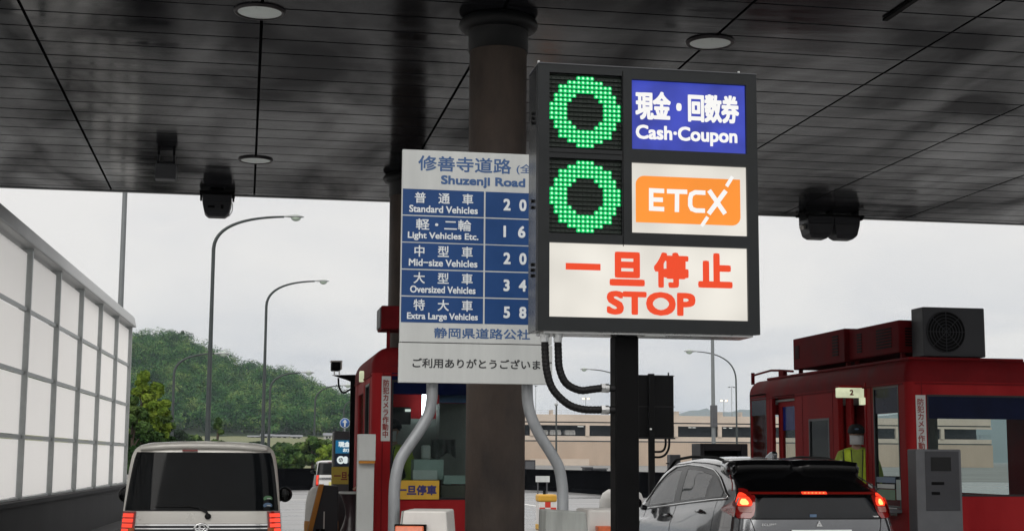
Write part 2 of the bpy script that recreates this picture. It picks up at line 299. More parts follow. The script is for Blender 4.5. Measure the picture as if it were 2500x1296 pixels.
# ------------------------------------------------------------------ mesh builders
ORG = {}
class MB:
    def __init__(s, M=None): s.v = []; s.f = []; s.s = []; s.M = M
    def add(s, vs, fs, smooth=False):
        o = len(s.v)
        s.v += [tuple(s.M @ Vector(p)) for p in vs] if s.M is not None else [tuple(p) for p in vs]
        s.f += [tuple(i+o for i in f) for f in fs]; s.s += [smooth]*len(fs); return s
    def box(s, x0, x1, y0, y1, z0, z1):
        return s.add([(x0,y0,z0),(x1,y0,z0),(x1,y1,z0),(x0,y1,z0),(x0,y0,z1),(x1,y0,z1),(x1,y1,z1),(x0,y1,z1)],
                     [(3,2,1,0),(4,5,6,7),(0,1,5,4),(1,2,6,5),(2,3,7,6),(3,0,4,7)])
    def hexa(s, b, t):
        return s.add(list(b)+list(t), [(3,2,1,0),(4,5,6,7),(0,1,5,4),(1,2,6,5),(2,3,7,6),(3,0,4,7)])
    def tube(s, pts, r, n=12, caps=True, smooth=True):
        pts = [np.array(p, float) for p in pts]; m = len(pts)
        rs = [r]*m if np.isscalar(r) else list(r)
        vs, fs = [], []; up = None
        for i, p in enumerate(pts):
            d = pts[min(i+1, m-1)] - pts[max(i-1, 0)]; d = d/(np.linalg.norm(d)+1e-12)
            if up is None:
                a = np.array([0, 0, 1.]) if abs(d[2]) < .9 else np.array([1., 0, 0]); up = np.cross(d, a)
            up = up - d*(up@d); up /= np.linalg.norm(up)+1e-12; w = np.cross(d, up)
            for k in range(n):
                t = 2*math.pi*k/n; vs.append(p + rs[i]*(up*math.cos(t)+w*math.sin(t)))
        for i in range(m-1):
            for k in range(n):
                a = i*n+k; b = i*n+(k+1) % n; fs.append((a, b, b+n, a+n))
        s.add(vs, fs, smooth)
        if caps: s.add(vs[:n], [tuple(range(n-1, -1, -1))]); s.add(vs[-n:], [tuple(range(n))])
        return s
    def cyl(s, p, q, r, n=16): return s.tube([p, q], r, n)
    def lathe(s, c, prof, n=24, axis='Z', smooth=True):
        vs, fs = [], []
        for r, h in prof:
            for k in range(n):
                t = 2*math.pi*k/n; a, b = r*math.cos(t), r*math.sin(t)
                vs.append({'Z': (c[0]+a, c[1]+b, c[2]+h), 'Y': (c[0]+a, c[1]+h, c[2]-b), 'X': (c[0]+h, c[1]+a, c[2]+b)}[axis])
        for i in range(len(prof)-1):
            for k in range(n):
                a = i*n+k; b = i*n+(k+1) % n; fs.append((a, b, b+n, a+n))
        return s.add(vs, fs, smooth)
    def ell(s, c, rx, ry, rz, n=16, m=10):
        prof = [(math.sin(math.pi*i/m), -math.cos(math.pi*i/m)) for i in range(m+1)]
        vs, fs = [], []
        for r, h in prof:
            for k in range(n):
                t = 2*math.pi*k/n; vs.append((c[0]+rx*r*math.cos(t), c[1]+ry*r*math.sin(t), c[2]+rz*h))
        for i in range(m):
            for k in range(n):
                a = i*n+k; b = i*n+(k+1) % n; fs.append((a, b, b+n, a+n))
        return s.add(vs, fs, True)
    def prism(s, poly, ax, a, b, smooth=False):
        """polygon in the two other axes, extruded along ax from a to b"""
        def P(u, v, w): return {'X': (w, u, v), 'Y': (u, w, v), 'Z': (u, v, w)}[ax]
        n = len(poly); vs = [P(u, v, a) for u, v in poly]+[P(u, v, b) for u, v in poly]
        return s.add(vs, [tuple(range(n)), tuple(range(2*n-1, n-1, -1))]+[(i, i+n, (i+1) % n+n, (i+1) % n) for i in range(n)], smooth)
    def grid(s, rows, smooth=True):
        m, n = len(rows), len(rows[0]); vs = [p for r_ in rows for p in r_]
        return s.add(vs, [(i*n+k, i*n+k+1, (i+1)*n+k+1, (i+1)*n+k) for i in range(m-1) for k in range(n-1)], smooth)
    def quad(s, *p): return s.add(p, [(0, 1, 2, 3)])
    def build(s, name, material, parent=None, origin=None, bevel=0, seg=2, fix=False, solid=0):
        me = bpy.data.meshes.new(name)
        if parent is not None: o_ = ORG[parent.name]
        elif origin is not None: o_ = np.array(origin, float)
        else: o_ = np.zeros(3)
        vs = [(p[0]-o_[0], p[1]-o_[1], p[2]-o_[2]) for p in s.v]
        me.from_pydata(vs, [], s.f); me.update()
        me.polygons.foreach_set('use_smooth', s.s)
        if fix:
            import bmesh
            bm = bmesh.new(); bm.from_mesh(me); bmesh.ops.remove_doubles(bm, verts=bm.verts, dist=1e-5)
            bmesh.ops.recalc_face_normals(bm, faces=bm.faces); bm.to_mesh(me); bm.free()
        me.materials.append(material)
        o = bpy.data.objects.new(name, me); COL.objects.link(o)
        if parent is not None: o.parent = parent
        else: o.location = tuple(o_)
        ORG[o.name] = o_
        if solid:
            so_ = o.modifiers.new('thickness', 'SOLIDIFY'); so_.thickness = solid; so_.offset = -1
        if bevel:
            b = o.modifiers.new('bevel', 'BEVEL'); b.width = bevel; b.segments = seg; b.limit_method = 'ANGLE'; b.angle_limit = R(50); b.harden_normals = False
        return o
def tag(o, label, cat, group=None):
    o['label'] = label; o['category'] = cat
    if group: o['group'] = group
    return o
def kind(o, k): o['kind'] = k; return o
def thing(name, label, cat, loc, group=None):
    o = bpy.data.objects.new(name, None); COL.objects.link(o); o.location = loc; o.empty_display_size = .2
    ORG[o.name] = np.array(loc, float); return tag(o, label, cat, group)
def copy_tree(o, loc, label, rz=None, parent=None):
    c = o.copy(); COL.objects.link(c); ORG[c.name] = ORG[o.name]
    if parent is None:
        c.location = loc; c['label'] = label
        if rz is not None: c.rotation_euler.z = rz
    else: c.parent = parent
    for ch in list(o.children): copy_tree(ch, None, None, None, c)
    return c
def cells(mb, ax, c0, c1, u0, u1, v0, v1, holes):
    """a wall slab between c0 and c1 on axis ax ('X' or 'Y'), with rectangular holes (u0,u1,v0,v1)"""
    us = sorted({u0, u1, *[h[0] for h in holes], *[h[1] for h in holes]}); us = [u for u in us if u0 <= u <= u1]
    for a, b in zip(us, us[1:]):
        cut = sorted([(h[2], h[3]) for h in holes if h[0] < (a+b)/2 < h[1]]); z = v0
        for p, q in cut+[(v1, v1)]:
            if p > z+1e-4:
                mb.box(*((a, b, c0, c1, z, p) if ax == 'Y' else (c0, c1, a, b, z, p)))
            z = max(z, q)
    return mb

# lettering: the built-in font's outlines, thickened by overlapping shifted copies, fitted to a rectangle
def glyphs(body, spacing=1.0, line=1.0):
    c = bpy.data.curves.new('lettering', 'FONT'); c.body = body; c.space_character = spacing; c.resolution_u = 4; c.space_line = line; c.align_x = 'CENTER'
    o = bpy.data.objects.new('lettering', c); COL.objects.link(o)
    dg = bpy.context.evaluated_depsgraph_get(); me = bpy.data.meshes.new_from_object(o.evaluated_get(dg))
    vs = np.array([v.co[:] for v in me.vertices]); fs = [tuple(p.vertices) for p in me.polygons]
    bpy.data.objects.remove(o); bpy.data.curves.remove(c); bpy.data.meshes.remove(me)
    return vs, fs
def text(body, rect, o, u, v, material, parent, bold=0., spacing=1.0, name='lettering', line=1.0):
    """rect = (u0, v0, u1, v1) on the plane o + u*U + v*V (U x V points at the reader)"""
    vs, fs = glyphs(body, spacing, line)
    lo, hi = vs.min(0), vs.max(0); u0, v0, u1, v1 = rect
    sx = (u1-u0-2*bold)/(hi[0]-lo[0]); sy = (v1-v0-2*bold)/max(1e-6, hi[1]-lo[1])
    if body == '一': sy = sx
    U, V = np.array(u, float), np.array(v, float); W = np.cross(U, V); o = np.array(o, float)
    mb = MB(); k = 0
    offs = [(0, 0)]+([(bold*math.cos(a), bold*math.sin(a)) for a in np.arange(0, 2*math.pi, math.pi/6)]+[(bold*p*.86, bold*q*.86) for p in (-1, 1) for q in (-1, 1)] if bold else [])
    for dx, dy in offs:
        p = [o + U*(u0+bold+(q[0]-lo[0])*sx+dx) + V*(v0+bold+(q[1]-lo[1])*sy+dy) + W*(.0012+k*.00004) for q in vs]; k += 1
        mb.add(p, fs)
    return mb.build(name, material, parent)
def ptext(body, box, Y, material, parent, bold=0., spacing=1.0, name='lettering', line=1.0):
    """lettering on a plane facing the traffic at depth Y; box = (left, top, right, bottom) as read off the photograph"""
    a = at(box[0], box[1], Y); b = at(box[2], box[3], Y); m = at(box[0], box[3], Y); n_ = at(box[2], box[1], Y)
    x0, x1 = (a[0]+m[0])/2, (b[0]+n_[0])/2; z0, z1 = (b[2]+m[2])/2, (a[2]+n_[2])/2
    return text(body, (x0, z0, x1, z1), (0, Y, 0), (1, 0, 0), (0, 0, 1), material, parent, bold, spacing, name, line)
def pbox(mb, box, Y0, Y1):
    a = at(box[0], box[1], Y0); b = at(box[2], box[3], Y0); m = at(box[0], box[3], Y0); n_ = at(box[2], box[1], Y0)
    return mb.box((a[0]+m[0])/2, (b[0]+n_[0])/2, Y0, Y1, (b[2]+m[2])/2, (a[2]+n_[2])/2)
def pr(box, Y):
    a = at(box[0], box[1], Y); b = at(box[2], box[3], Y); m = at(box[0], box[3], Y); n_ = at(box[2], box[1], Y)
    return (a[0]+m[0])/2, (b[2]+m[2])/2, (b[0]+n_[0])/2, (a[2]+n_[2])/2
def rrect(x0, z0, x1, z1, r, n=5, corners=(1, 1, 1, 1)):
    p = []
    for (cx, cz, a0, on) in ((x0+r, z0+r, 180, corners[0]), (x1-r, z0+r, 270, corners[1]), (x1-r, z1-r, 0, corners[2]), (x0+r, z1-r, 90, corners[3])):
        if not on:
            p.append((x0 if a0 in (180, 90) else x1, z0 if a0 in (180, 270) else z1)); continue
        for i in range(n+1):
            a = R(a0+90*i/n); p.append((cx+r*math.cos(a), cz+r*math.sin(a)))
    return p
def bez(p0, p1, p2, p3, n=14):
    p0, p1, p2, p3 = map(np.array, (p0, p1, p2, p3))
    return [(1-t)**3*p0+3*(1-t)**2*t*p1+3*(1-t)*t*t*p2+t**3*p3 for t in np.linspace(0, 1, n)]
def catmull(pts, n=8):
    pts = [np.array(p, float) for p in pts]; q = [2*pts[0]-pts[1]]+pts+[2*pts[-1]-pts[-2]]; out = []
    for i in range(1, len(q)-2):
        for t in np.linspace(0, 1, n, endpoint=False):
            out.append(.5*(2*q[i]+(q[i+1]-q[i-1])*t+(2*q[i-1]-5*q[i]+4*q[i+1]-q[i+2])*t*t+(3*q[i]-q[i-1]-3*q[i+1]+q[i+2])*t**3))
    return out+[pts[-1]]

# ================================================================== THE SETTING
SZ = 6500.0
kind(MB().quad((-SZ, -600, -.02), (SZ, -600, -.02), (SZ, SZ, -.02), (-SZ, SZ, -.02)).build('ground', M_ground), 'structure')
rd = MB(); rd.grid([[(x, y, .0) for x in np.linspace(-40, 60, 30)] for y in np.linspace(-40, 110, 30)])
kind(rd.build('road', M_road), 'structure')
ln = MB()
for X in (-1.75, 3.4, 6.6): ln.box(X-.07, X+.07, -30, 9, .0, .004)
for X in (-4.5, 4.5, 10): 
    for y in range(32, 70, 9): ln.box(X-.07, X+.07, y, y+5, .0, .004)
ln.box(-2.5, 8, 58, 58.25, .0, .004)
kind(ln.build('lane_markings', M_line), 'structure')
def island(x0, x1, y0, y1):
    p = rrect(x0, y0, x1, y1, min(.4, (x1-x0)/2-.02)); return MB().prism(p, 'Z', -.01, .2).build('traffic_island', M_kerb, bevel=.03, fix=True)
kind(island(1.0, 2.85, 8.0, 24.5), 'structure')
kind(island(7.3, 9.6, 8.0, 25.0), 'structure')

# ------------------------------------------------------------------ canopy
ZC = 5.6; CY0, CY1 = 10.3, 22.8; CX0, CX1 = -4.21, 14.96
seams = [.05+2.13*k for k in range(-2, 8)]
yb = [CY0]+[13.53+.5*k for k in range(-6, 19)]+[CY1]
canopy = thing('toll_canopy', 'wide toll gate canopy with dark glossy boarded ceiling over the lanes', 'canopy', (2.19, 16.8, ZC))
sb_ = MB(); rnd = random.Random(3)
for a, b in zip(seams, seams[1:]):
    for c, d in zip(yb, yb[1:]):
        if d-c < .05: continue
        j = [rnd.uniform(-.0012, .0012) for _ in range(4)]
        x0, x1, y0, y1 = a+.015, b-.015, c+.015, d-.015
        sb_.hexa([(x0, y0, ZC+j[0]), (x1, y0, ZC+j[1]), (x1, y1, ZC+j[2]), (x0, y1, ZC+j[3])], [(x0, y0, ZC+.03), (x1, y0, ZC+.03), (x1, y1, ZC+.03), (x0, y1, ZC+.03)])
sb_.build('soffit', M_ceiling, canopy)
MB().box(CX0, CX1, CY0+.02, CY1-.02, ZC+.033, ZC+.06).build('soffit_backing', M_groove, canopy)
fb = MB(); fb.box(CX0-.06, CX1+.06, CY1, CY1+.06, ZC-.012, ZC+.85); fb.box(CX0-.06, CX1+.06, CY0-.06, CY0, ZC-.012, ZC+.85)
fb.box(CX0-.06, CX0, CY0, CY1, ZC-.012, ZC+.85); fb.box(CX1, CX1+.06, CY0, CY1, ZC-.012, ZC+.85)
fb.build('fascia', M_fascia, canopy)
MB().box(CX0, CX1, CY0, CY1, ZC+.6, ZC+.7).build('roof', M_roof, canopy)
# ceiling trim strip seen at the top right
MB().box(*sorted((hit(2162, 40, 2, ZC)[0], hit(2162, 40, 2, ZC)[0]+.05)), 10.9, hit(2165, 46, 2, ZC)[1], ZC-.025, ZC-.003).build('soffit_trim', M_black, canopy)

def ceiling_light(x, y, label):
    t = thing('ceiling_light', label, 'ceiling light', (x, y, ZC), 'round recessed lights in the canopy ceiling')
    MB().lathe((x, y, ZC), [(.196, .0), (.196, -.014), (.206, -.022), (.224, -.022), (.232, -.012), (.232, .0)], 40).build('trim_ring', M_lampring, t)
    MB().lathe((x, y, ZC), [(.001, -.022), (.1, -.021), (.197, -.014)], 40).build('diffuser', M_lampglass, t)
    return t
ceiling_light(.03, 13.13, 'round ceiling light nearest the viewer at the upper left of the canopy')
ceiling_light(.05, 19.95, 'round ceiling light near the far edge of the canopy above the beige van')
ceiling_light(4.32, 13.28, 'round ceiling light above the lane sign with a rusty ragged rim')

for (x, y, r, lab) in ((2.19, 12.95, .262, 'thick rusty brown steel column standing in front of the red booth'),
                       (2.19, 20.6, .25, 'dark steel column rising behind the left red booth and the price board')):
    t = thing('canopy_column', lab, 'column', (x, y, .2), 'columns holding up the canopy')
    MB().lathe((x, y, 0), [(r, .2), (r, 2.5), (r*.998, 4), (r, 5.3)], 48).build('shaft', M_column, t)
    MB().lathe((x, y, 0), [(r+.002, 5.28), (r+.012, 5.285), (r+.015, 5.6)], 48).build('head', M_column_dark, t)
    MB().lathe((x, y, 5.535), [(r+.012, -.062)]+[(r+.035+.065*math.cos(a), .062*math.sin(a)) for a in np.linspace(-1.4, 1.4, 12)]+[(r+.012, .062)], 48).build('collar', M_column_dark, t)
    MB().lathe((x, y, .2), [(r+.12, 0), (r+.12, .03), (r+.002, .035)], 32).build('base_plate', M_galv, t)

# ------------------------------------------------------------------ devices hung under the far edge of the canopy
def hood(mb, cx, cy, w, d, z0, z1):
    zs = z1-.38*(z1-z0); q = w*.14
    for (za, zb, ia, ib) in ((zs, z1, 0, 0), (z0+.05, zs, q*.6, 0), (z0, z0+.05, q*1.5, q*.6)):
        mb.hexa([(cx-w/2+ia, cy-d/2+ia, za), (cx+w/2-ia, cy-d/2+ia, za), (cx+w/2-ia, cy+d/2-ia, za), (cx-w/2+ia, cy+d/2-ia, za)],
                [(cx-w/2+ib, cy-d/2+ib, zb), (cx+w/2-ib, cy-d/2+ib, zb), (cx+w/2-ib, cy+d/2-ib, zb), (cx-w/2+ib, cy+d/2-ib, zb)])
    return mb
Yd = 22.45
a = at(530, 500, Yd)
t = thing('floodlight', 'single dark floodlight housing hung under the canopy edge above the curved lamps', 'floodlight', (a[0], Yd, ZC), 'floodlights under the canopy edge')
hood(MB(), a[0], Yd, .43, .4, at(530, 531, Yd)[2], ZC-.09).build('housing', M_greydark, t, bevel=.012)
b = MB(); b.box(a[0]-.26, a[0]+.26, Yd-.2, Yd+.24, ZC-.075, ZC-.03); b.box(a[0]-.1, a[0]+.1, Yd-.1, Yd+.1, ZC-.03, ZC-.002)
for s in (-1, 1): b.box(a[0]+s*.24-.015, a[0]+s*.24+.015, Yd-.05, Yd+.05, ZC-.16, ZC-.07)
b.build('bracket', M_black, t, bevel=.006)
b = MB()
b.box(a[0]-.13, a[0]-.03, Yd-.212, Yd-.2, ZC-.30, ZC-.265); b.box(a[0]+.06, a[0]+.10, Yd-.212, Yd-.2, ZC-.31, ZC-.25); b.build('vent', M_black, t)
MB().tube([at(x, y, Yd) for x, y in ((562, 486), (568, 500), (567, 515), (560, 527), (548, 532))], .007, 6).build('cable', M_lightgrey, t)
a = at(2025, 555, Yd)
t = thing('floodlight', 'twin dark floodlight housing with a small white camera beside it', 'floodlight', (a[0], Yd, ZC), 'floodlights under the canopy edge')
zb_ = at(2025, 585, Yd)[2]
for s in (-1, 1): hood(MB(), a[0]+s*.225, Yd, .44, .42, zb_, ZC-.05).build('housing', M_greydark, t, bevel=.012)
b = MB(); b.box(a[0]-.5, a[0]+.5, Yd-.25, Yd-.18, ZC-.09, ZC-.055); b.box(a[0]-.5, a[0]+.5, Yd+.1, Yd+.2, ZC-.06, ZC-.02)
for s in (-1, 1): b.box(a[0]+s*.47-.012, a[0]+s*.47+.012, Yd-.24, Yd+.1, ZC-.13, ZC-.05)
for s in (-.45, 0, .45): b.box(a[0]+s-.02, a[0]+s+.02, Yd-.1, Yd+.1, ZC-.05, ZC-.002)
b.build('bracket', M_black, t)
p = at(1957, 555, Yd); MB().tube([(p[0]+.05, Yd, p[2]+.02), (p[0]-.04, Yd-.1, p[2]-.02)], [.045, .04], 14).build('camera', M_whiteplastic, t)
MB().tube([at(x, y, Yd) for x, y in ((2086, 540), (2090, 560), (2084, 577), (2070, 584))], .007, 6).build('cable', M_black, t)
a = at(405, 420, 19.9)
t = thing('sensor_box', 'light grey sensor box hung on two arms from the canopy ceiling', 'sensor', (a[0], 19.9, ZC))
zt_ = at(405, 403, 19.9)[2]; zl_ = at(405, 440, 19.9)[2]
MB().box(a[0]-.135, a[0]+.135, 19.8, 20.0, zl_, zt_).build('box', M_grey, t, bevel=.01)
b = MB()
for s in (-1, 1): b.box(a[0]+s*.1-.014, a[0]+s*.1+.014, 19.86, 19.94, zt_, ZC-.002)
b.box(a[0]-.12, a[0]+.12, 19.86, 19.94, zt_+.02, zt_+.045); b.build('arm', M_greydark, t)

# ------------------------------------------------------------------ lane sign (lit box on a pole)
YS = 8.8
LX0, LX1, LZ0, LZ1 = 1.738, 3.157, 2.378, 4.043
sign = thing('lane_sign', 'lit grey lane sign box with two green rings and a red stop message', 'lane sign', (2.3, YS, .2))
led1 = pr((1339, 184, 1516, 367), YS); led2 = pr((1339, 390, 1516, 573), YS)
pblue = pr((1540, 204, 1818, 372), YS); petc = pr((1540, 404, 1821, 574), YS); pstop = pr((1339, 600, 1823, 779), YS)
cells(MB(), 'Y', YS-.03, YS, LX0, LX1, LZ0, LZ1, [(q[0], q[2], q[1], q[3]) for q in (led1, led2, pblue, petc, pstop)]).build('front_frame', M_case, sign)
MB().box(LX0+.004, LX1-.004, YS+.045, YS+.30, LZ0+.004, LZ1-.004).build('casing', M_case_side, sign, bevel=.004)
b = MB(); b.box(LX0+.002, LX0+.03, YS, YS+.046, LZ0+.002, LZ1-.002); b.box(LX1-.03, LX1-.002, YS, YS+.046, LZ0+.002, LZ1-.002)
b.box(LX0+.03, LX1-.03, YS, YS+.046, LZ0+.002, LZ0+.03); b.box(LX0+.03, LX1-.03, YS, YS+.046, LZ1-.03, LZ1-.002); b.build('rim', M_case, sign)
# module joints, top edge, screws, hinges, drip edge
b = MB(); b.box(led1[0], led1[2], YS-.033, YS-.0302, led1[1]-.028, led1[1]-.025); b.box(led1[2]+.002, led1[2]+.006, YS-.033, YS-.0302, led2[1]-.07, led1[3]+.03)
b.build('module_joint', M_black, sign)
b = MB(); b.box(LX0, LX1, YS-.034, YS+.30, LZ1, LZ1+.006); b.build('top_plate', M_grey, sign)
for x in (LX0+.01, LX1-.1): MB().tube([(x, YS+.02, LZ1+.004), (x, YS+.02, LZ1+.028)], .008, 8).build('lifting_eye', M_chrome, sign)
for z in (3.76, 3.73, 3.70, 3.20, 3.16, 2.80, 2.765, 2.73): MB().tube([(LX0+.005, YS+.14, z), (LX0-.010, YS+.14, z)], .011, 8).build('side_bolt', M_black, sign)
for z in (3.79, 2.665):
    b = MB(); b.box(LX1-.002, LX1+.012, YS+.06, YS+.1, z-.02, z+.02); b.tube([(LX1+.012, YS+.08, z-.012), (LX1+.012, YS+.08, z+.012)], .009, 8); b.build('door_latch', M_chrome, sign)
b = MB(); b.box(LX0+.05, LX1-.03, YS+.02, YS+.28, LZ0-.012, LZ0+.003); b.build('bottom_lip', M_chrome, sign)
b = MB(); b.box(2.42, 2.55, YS+.0, YS+.1, LZ0-.02, LZ0-.012); b.build('drain_cover', M_lightgrey, sign)
def led_panel(q):
    x0, z0, x1, z1 = q
    p = MB().box(x0+.001, x1-.001, YS-.004, YS+.03, z0+.001, z1-.001).build('led_panel', M_ledback, sign)
    nn = 16; s = (x1-x0-.008)/nn; cx, cz = (x0+x1)/2, (z0+z1)/2
    lit, core, off, ridge = MB(), MB(), MB(), MB()
    for i in range(nn):
        for j in range(nn):
            u, w = i-7.5, j-7.5; r_ = math.hypot(u, w); x, z = cx+u*s, cz+w*s
            if 4.15 < r_ < 7.86:
                lit.lathe((x, YS-.004, z), [(.0152, .0), (.0150, -.004), (.012, -.008), (.006, -.0105)], 10, 'Y')
                core.lathe((x, YS-.004, z), [(.0070, -.0108), (.0055, -.0125), (.0001, -.0135)], 8, 'Y')
            else: off.lathe((x, YS-.004, z), [(.0045, .0), (.0035, -.004), (.0001, -.006)], 6, 'Y')
    for j in range(nn+1):
        z = cz+(j-8)*s; ridge.prism([(YS-.004, z-.0025), (YS-.02, z+.0005), (YS-.004, z+.0025)], 'X', x0+.003, x1-.003)
    lit.build('lit_led', M_led, p); core.build('led_core', M_ledcore, p); off.build('unlit_led', M_ledoff, p); ridge.build('louvre', M_ledback, p)
led_panel(led1); led_panel(led2)
YP = YS-.008
def backlit(q, m, name):
    return MB().box(q[0]+.001, q[2]-.001, YP, YS+.03, q[1]+.001, q[3]-.001).build(name, m, sign)
pan = backlit(pblue, M_blit_blue, 'cash_panel')
ptext('現金・回数券', (1551, 228, 1804, 298), YP, M_blit_text, pan, .0064)
ptext('Cash·Coupon', (1552, 310, 1800, 355), YP, M_blit_text, pan, .0043)
pan = backlit(petc, M_blit_white, 'card_panel')
q = pr((1552, 434, 1807, 547), YP)
# orange badge: two opposite corners rounded, the last letter's stroke cutting through its edges
w, h = q[2]-q[0], q[3]-q[1]
def bq(zx, zy): 
    c = at(1270+zx/1.851, 140+zy/1.851, YP); return c[0], c[2]
badge = MB().prism(rrect(q[0], q[1], q[2], q[3], .055, 6, (0, 1, 0, 1)), 'Y', YP-.003, YP-.0005).build('badge', M_blit_orange, pan)
lt = MB(); YL = YP-.0045
def stroke(pts, wd, closed=False):
    """flat stroke of even width along a polyline"""
    P = [np.array(p) for p in pts]; n_ = len(P); Lf, Rt = [], []
    for i in range(n_):
        d0 = P[i]-P[i-1] if i else P[1]-P[0]; d1 = P[i+1]-P[i] if i < n_-1 else d0
        d0 = d0/np.linalg.norm(d0); d1 = d1/np.linalg.norm(d1); tng = d0+d1; tng /= np.linalg.norm(tng); nn_ = np.array([-tng[1], tng[0]])
        k = wd/2/max(.5, nn_@np.array([-d0[1], d0[0]])); Lf.append(P[i]+nn_*k); Rt.append(P[i]-nn_*k)
    for i in range(n_-1):
        lt.add([(*[Lf[i][0], YL-i*.00004, Lf[i][1]],), (Rt[i][0], YL-i*.00004, Rt[i][1]), (Rt[i+1][0], YL-i*.00004, Rt[i+1][1]), (Lf[i+1][0], YL-i*.00004, Lf[i+1][1])], [(0, 1, 2, 3)])
sw = .0285
E0, E1 = bq(590, 602), bq(590, 686)
def tilt(zx, zy): return bq(zx, zy)
stroke([tilt(650, 605), tilt(591, 602), tilt(591, 684), tilt(650, 687)], sw); YL -= .0003
stroke([tilt(591, 643), tilt(644, 645)], sw); YL -= .0003
stroke([tilt(662, 606), tilt(754, 609)], sw); YL -= .0003
stroke([tilt(708, 607), tilt(707, 700)], sw); YL -= .0003
stroke([tilt(836, 613), tilt(790, 611), tilt(772, 620), tilt(767, 640), tilt(767, 670), tilt(775, 686), tilt(793, 693), tilt(834, 694)], sw); YL -= .0003
stroke([tilt(852, 602), tilt(925, 708)], sw*1.05); YL -= .0003
stroke([tilt(928, 604), tilt(850, 708)], sw*1.05); YL -= .0003
stroke([tilt(931, 584), tilt(958, 540)], sw*.8); YL -= .0003
stroke([tilt(818, 764), tilt(846, 722)], sw*.8)
lt.build('lettering', M_blit_text, badge)
pan = backlit(pstop, M_blit_white, 'stop_panel')
bar = pr((1381, 643, 1466, 659), YP); MB().box(bar[0], bar[2], YP-.0015, YP-.0003, bar[1], bar[3]).build('lettering', M_blit_red, pan)
ptext('旦', (1488, 615, 1574, 698), YP, M_blit_red, pan, .0125)
ptext('停', (1596, 616, 1681, 703), YP, M_blit_red, pan, .0105)
ptext('止', (1704, 618, 1788, 703), YP, M_blit_red, pan, .0125)
ptext('STOP', (1481, 712, 1698, 770), YP, M_blit_red, pan, .0095)
px0, px1 = at(1498, 900, 8.95)[0], at(1555, 900, 8.95)[0]
MB().box(px0, px1, 8.9, 9.05, .2, LZ0-.012).build('pole', M_black, sign, bevel=.012)
MB().box(px0-.1, px1+.1, 8.8, 9.15, .2, .225).build('base_plate', M_black, sign)
def corrugated(pts, r, mb):
    q = catmull(pts, 10); seg = [np.linalg.norm(b-a) for a, b in zip(q, q[1:])]; tot = sum(seg); m = int(tot/.006)
    cum = np.concatenate([[0], np.cumsum(seg)]); q = np.array(q); s = np.linspace(0, tot, m)
    pp = np.stack([np.interp(s, cum, q[:, k]) for k in range(3)], 1)
    mb.tube(list(pp), [r*(1+.035*(1 if i % 4 < 2 else -1)) for i in range(m)], 14); return mb
Yc = 8.93
for pts, f0, f1 in (([(1330, 822), (1331, 860), (1335, 905), (1350, 950), (1385, 985), (1420, 998), (1455, 1000), (1478, 999)], (1330, 818), (1475, 1000)),
                    ([(1362, 822), (1363, 860), (1366, 900), (1382, 935), (1415, 952), (1445, 950), (1478, 946)], (1362, 818), (1475, 947))):
    c = corrugated([at(x, y, Yc) for x, y in pts], .0235, MB()).build('conduit', M_conduit, sign)
    p = at(*f0, Yc); m_ = MB(); m_.tube([(p[0], Yc, LZ0-.012), (p[0], Yc, LZ0-.03)], .031, 12); m_.tube([(p[0], Yc, LZ0-.03), (p[0], Yc, LZ0-.06)], .028, 6, smooth=False); m_.build('fitting', M_chrome, c)
    p = at(*f1, Yc); m_ = MB(); m_.tube([(p[0]-.02, Yc, p[2]), (p[0]+.005, Yc, p[2])], .031, 6, smooth=False); m_.tube([(p[0]+.005, Yc, p[2]), (p[0]+.028, Yc, p[2])], .028, 12); m_.build('fitting', M_chrome, c)
    MB().tube([(p[0]+.026, Yc, p[2]), (px0+.01, Yc, p[2])], .023, 12).build('stub', M_conduit, c)

# ------------------------------------------------------------------ price board on two bent pipes
YB = 11.0
bd = thing('price_board', 'blue and white toll price board on two bent grey pipes', 'price board', (1.7, YB, .2))
zu0, zu1 = at(978, 835, YB)[2], at(984, 364.5, YB)[2]; zl0 = at(977, 933, YB)[2]; bx0, bx1 = 1.128, 2.292
up_ = MB().box(bx0, bx1, YB, YB+.05, zu0+.003, zu1).build('upper_panel', M_signwhite, bd, bevel=.003)
lo_ = MB().box(bx0-.004, bx1+.004, YB, YB+.05, zl0, zu0-.003).build('lower_panel', M_signwhite, bd, bevel=.003)
MB().box(bx0+.02, bx1-.02, YB+.01, YB+.04, zu0-.0035, zu0+.0035).build('panel_joint', M_black, bd)
def zL(py): return at(985, py, YB)[2]
xs = (bx0+.006, at(1180.5, 600, YB)[0], at(1184.5, 600, YB)[0], bx1-.006)
rows = ((460.5, 523.5), (526.5, 589.5), (592, 655), (658, 720.5), (723.5, 786))
for r0, r1 in rows:
    for k in (0, 2): MB().box(xs[k], xs[k+1], YB-.0015, YB+.001, zL(r1), zL(r0)).build('price_cell', M_signblue, up_)
YT = YB-.0018
ptext('修善寺道路', (1021, 384, 1248, 421), YB, M_signblue_ink, up_, .0024)
ptext('(全線)', (1261, 402, 1338, 428), YB, M_signblue_ink, up_, .0008)
ptext('Shuzenji Road', (1076.5, 432, 1282.5, 460), YB, M_signblue_ink, up_, .0040)
for s, b_ in (('普\u3000通\u3000車', (1012.5, 471.5, 1155.5, 498)), ('軽・二輪', (1015.5, 535.5, 1150.5, 563)), ('中\u3000型\u3000車', (1011.7, 600.5, 1154, 628.5)),
              ('大\u3000型\u3000車', (1009.5, 666, 1154, 693.5)), ('特\u3000大\u3000車', (1009.5, 731.5, 1154, 759))): ptext(s, b_, YT, M_signtext, up_, .0014)
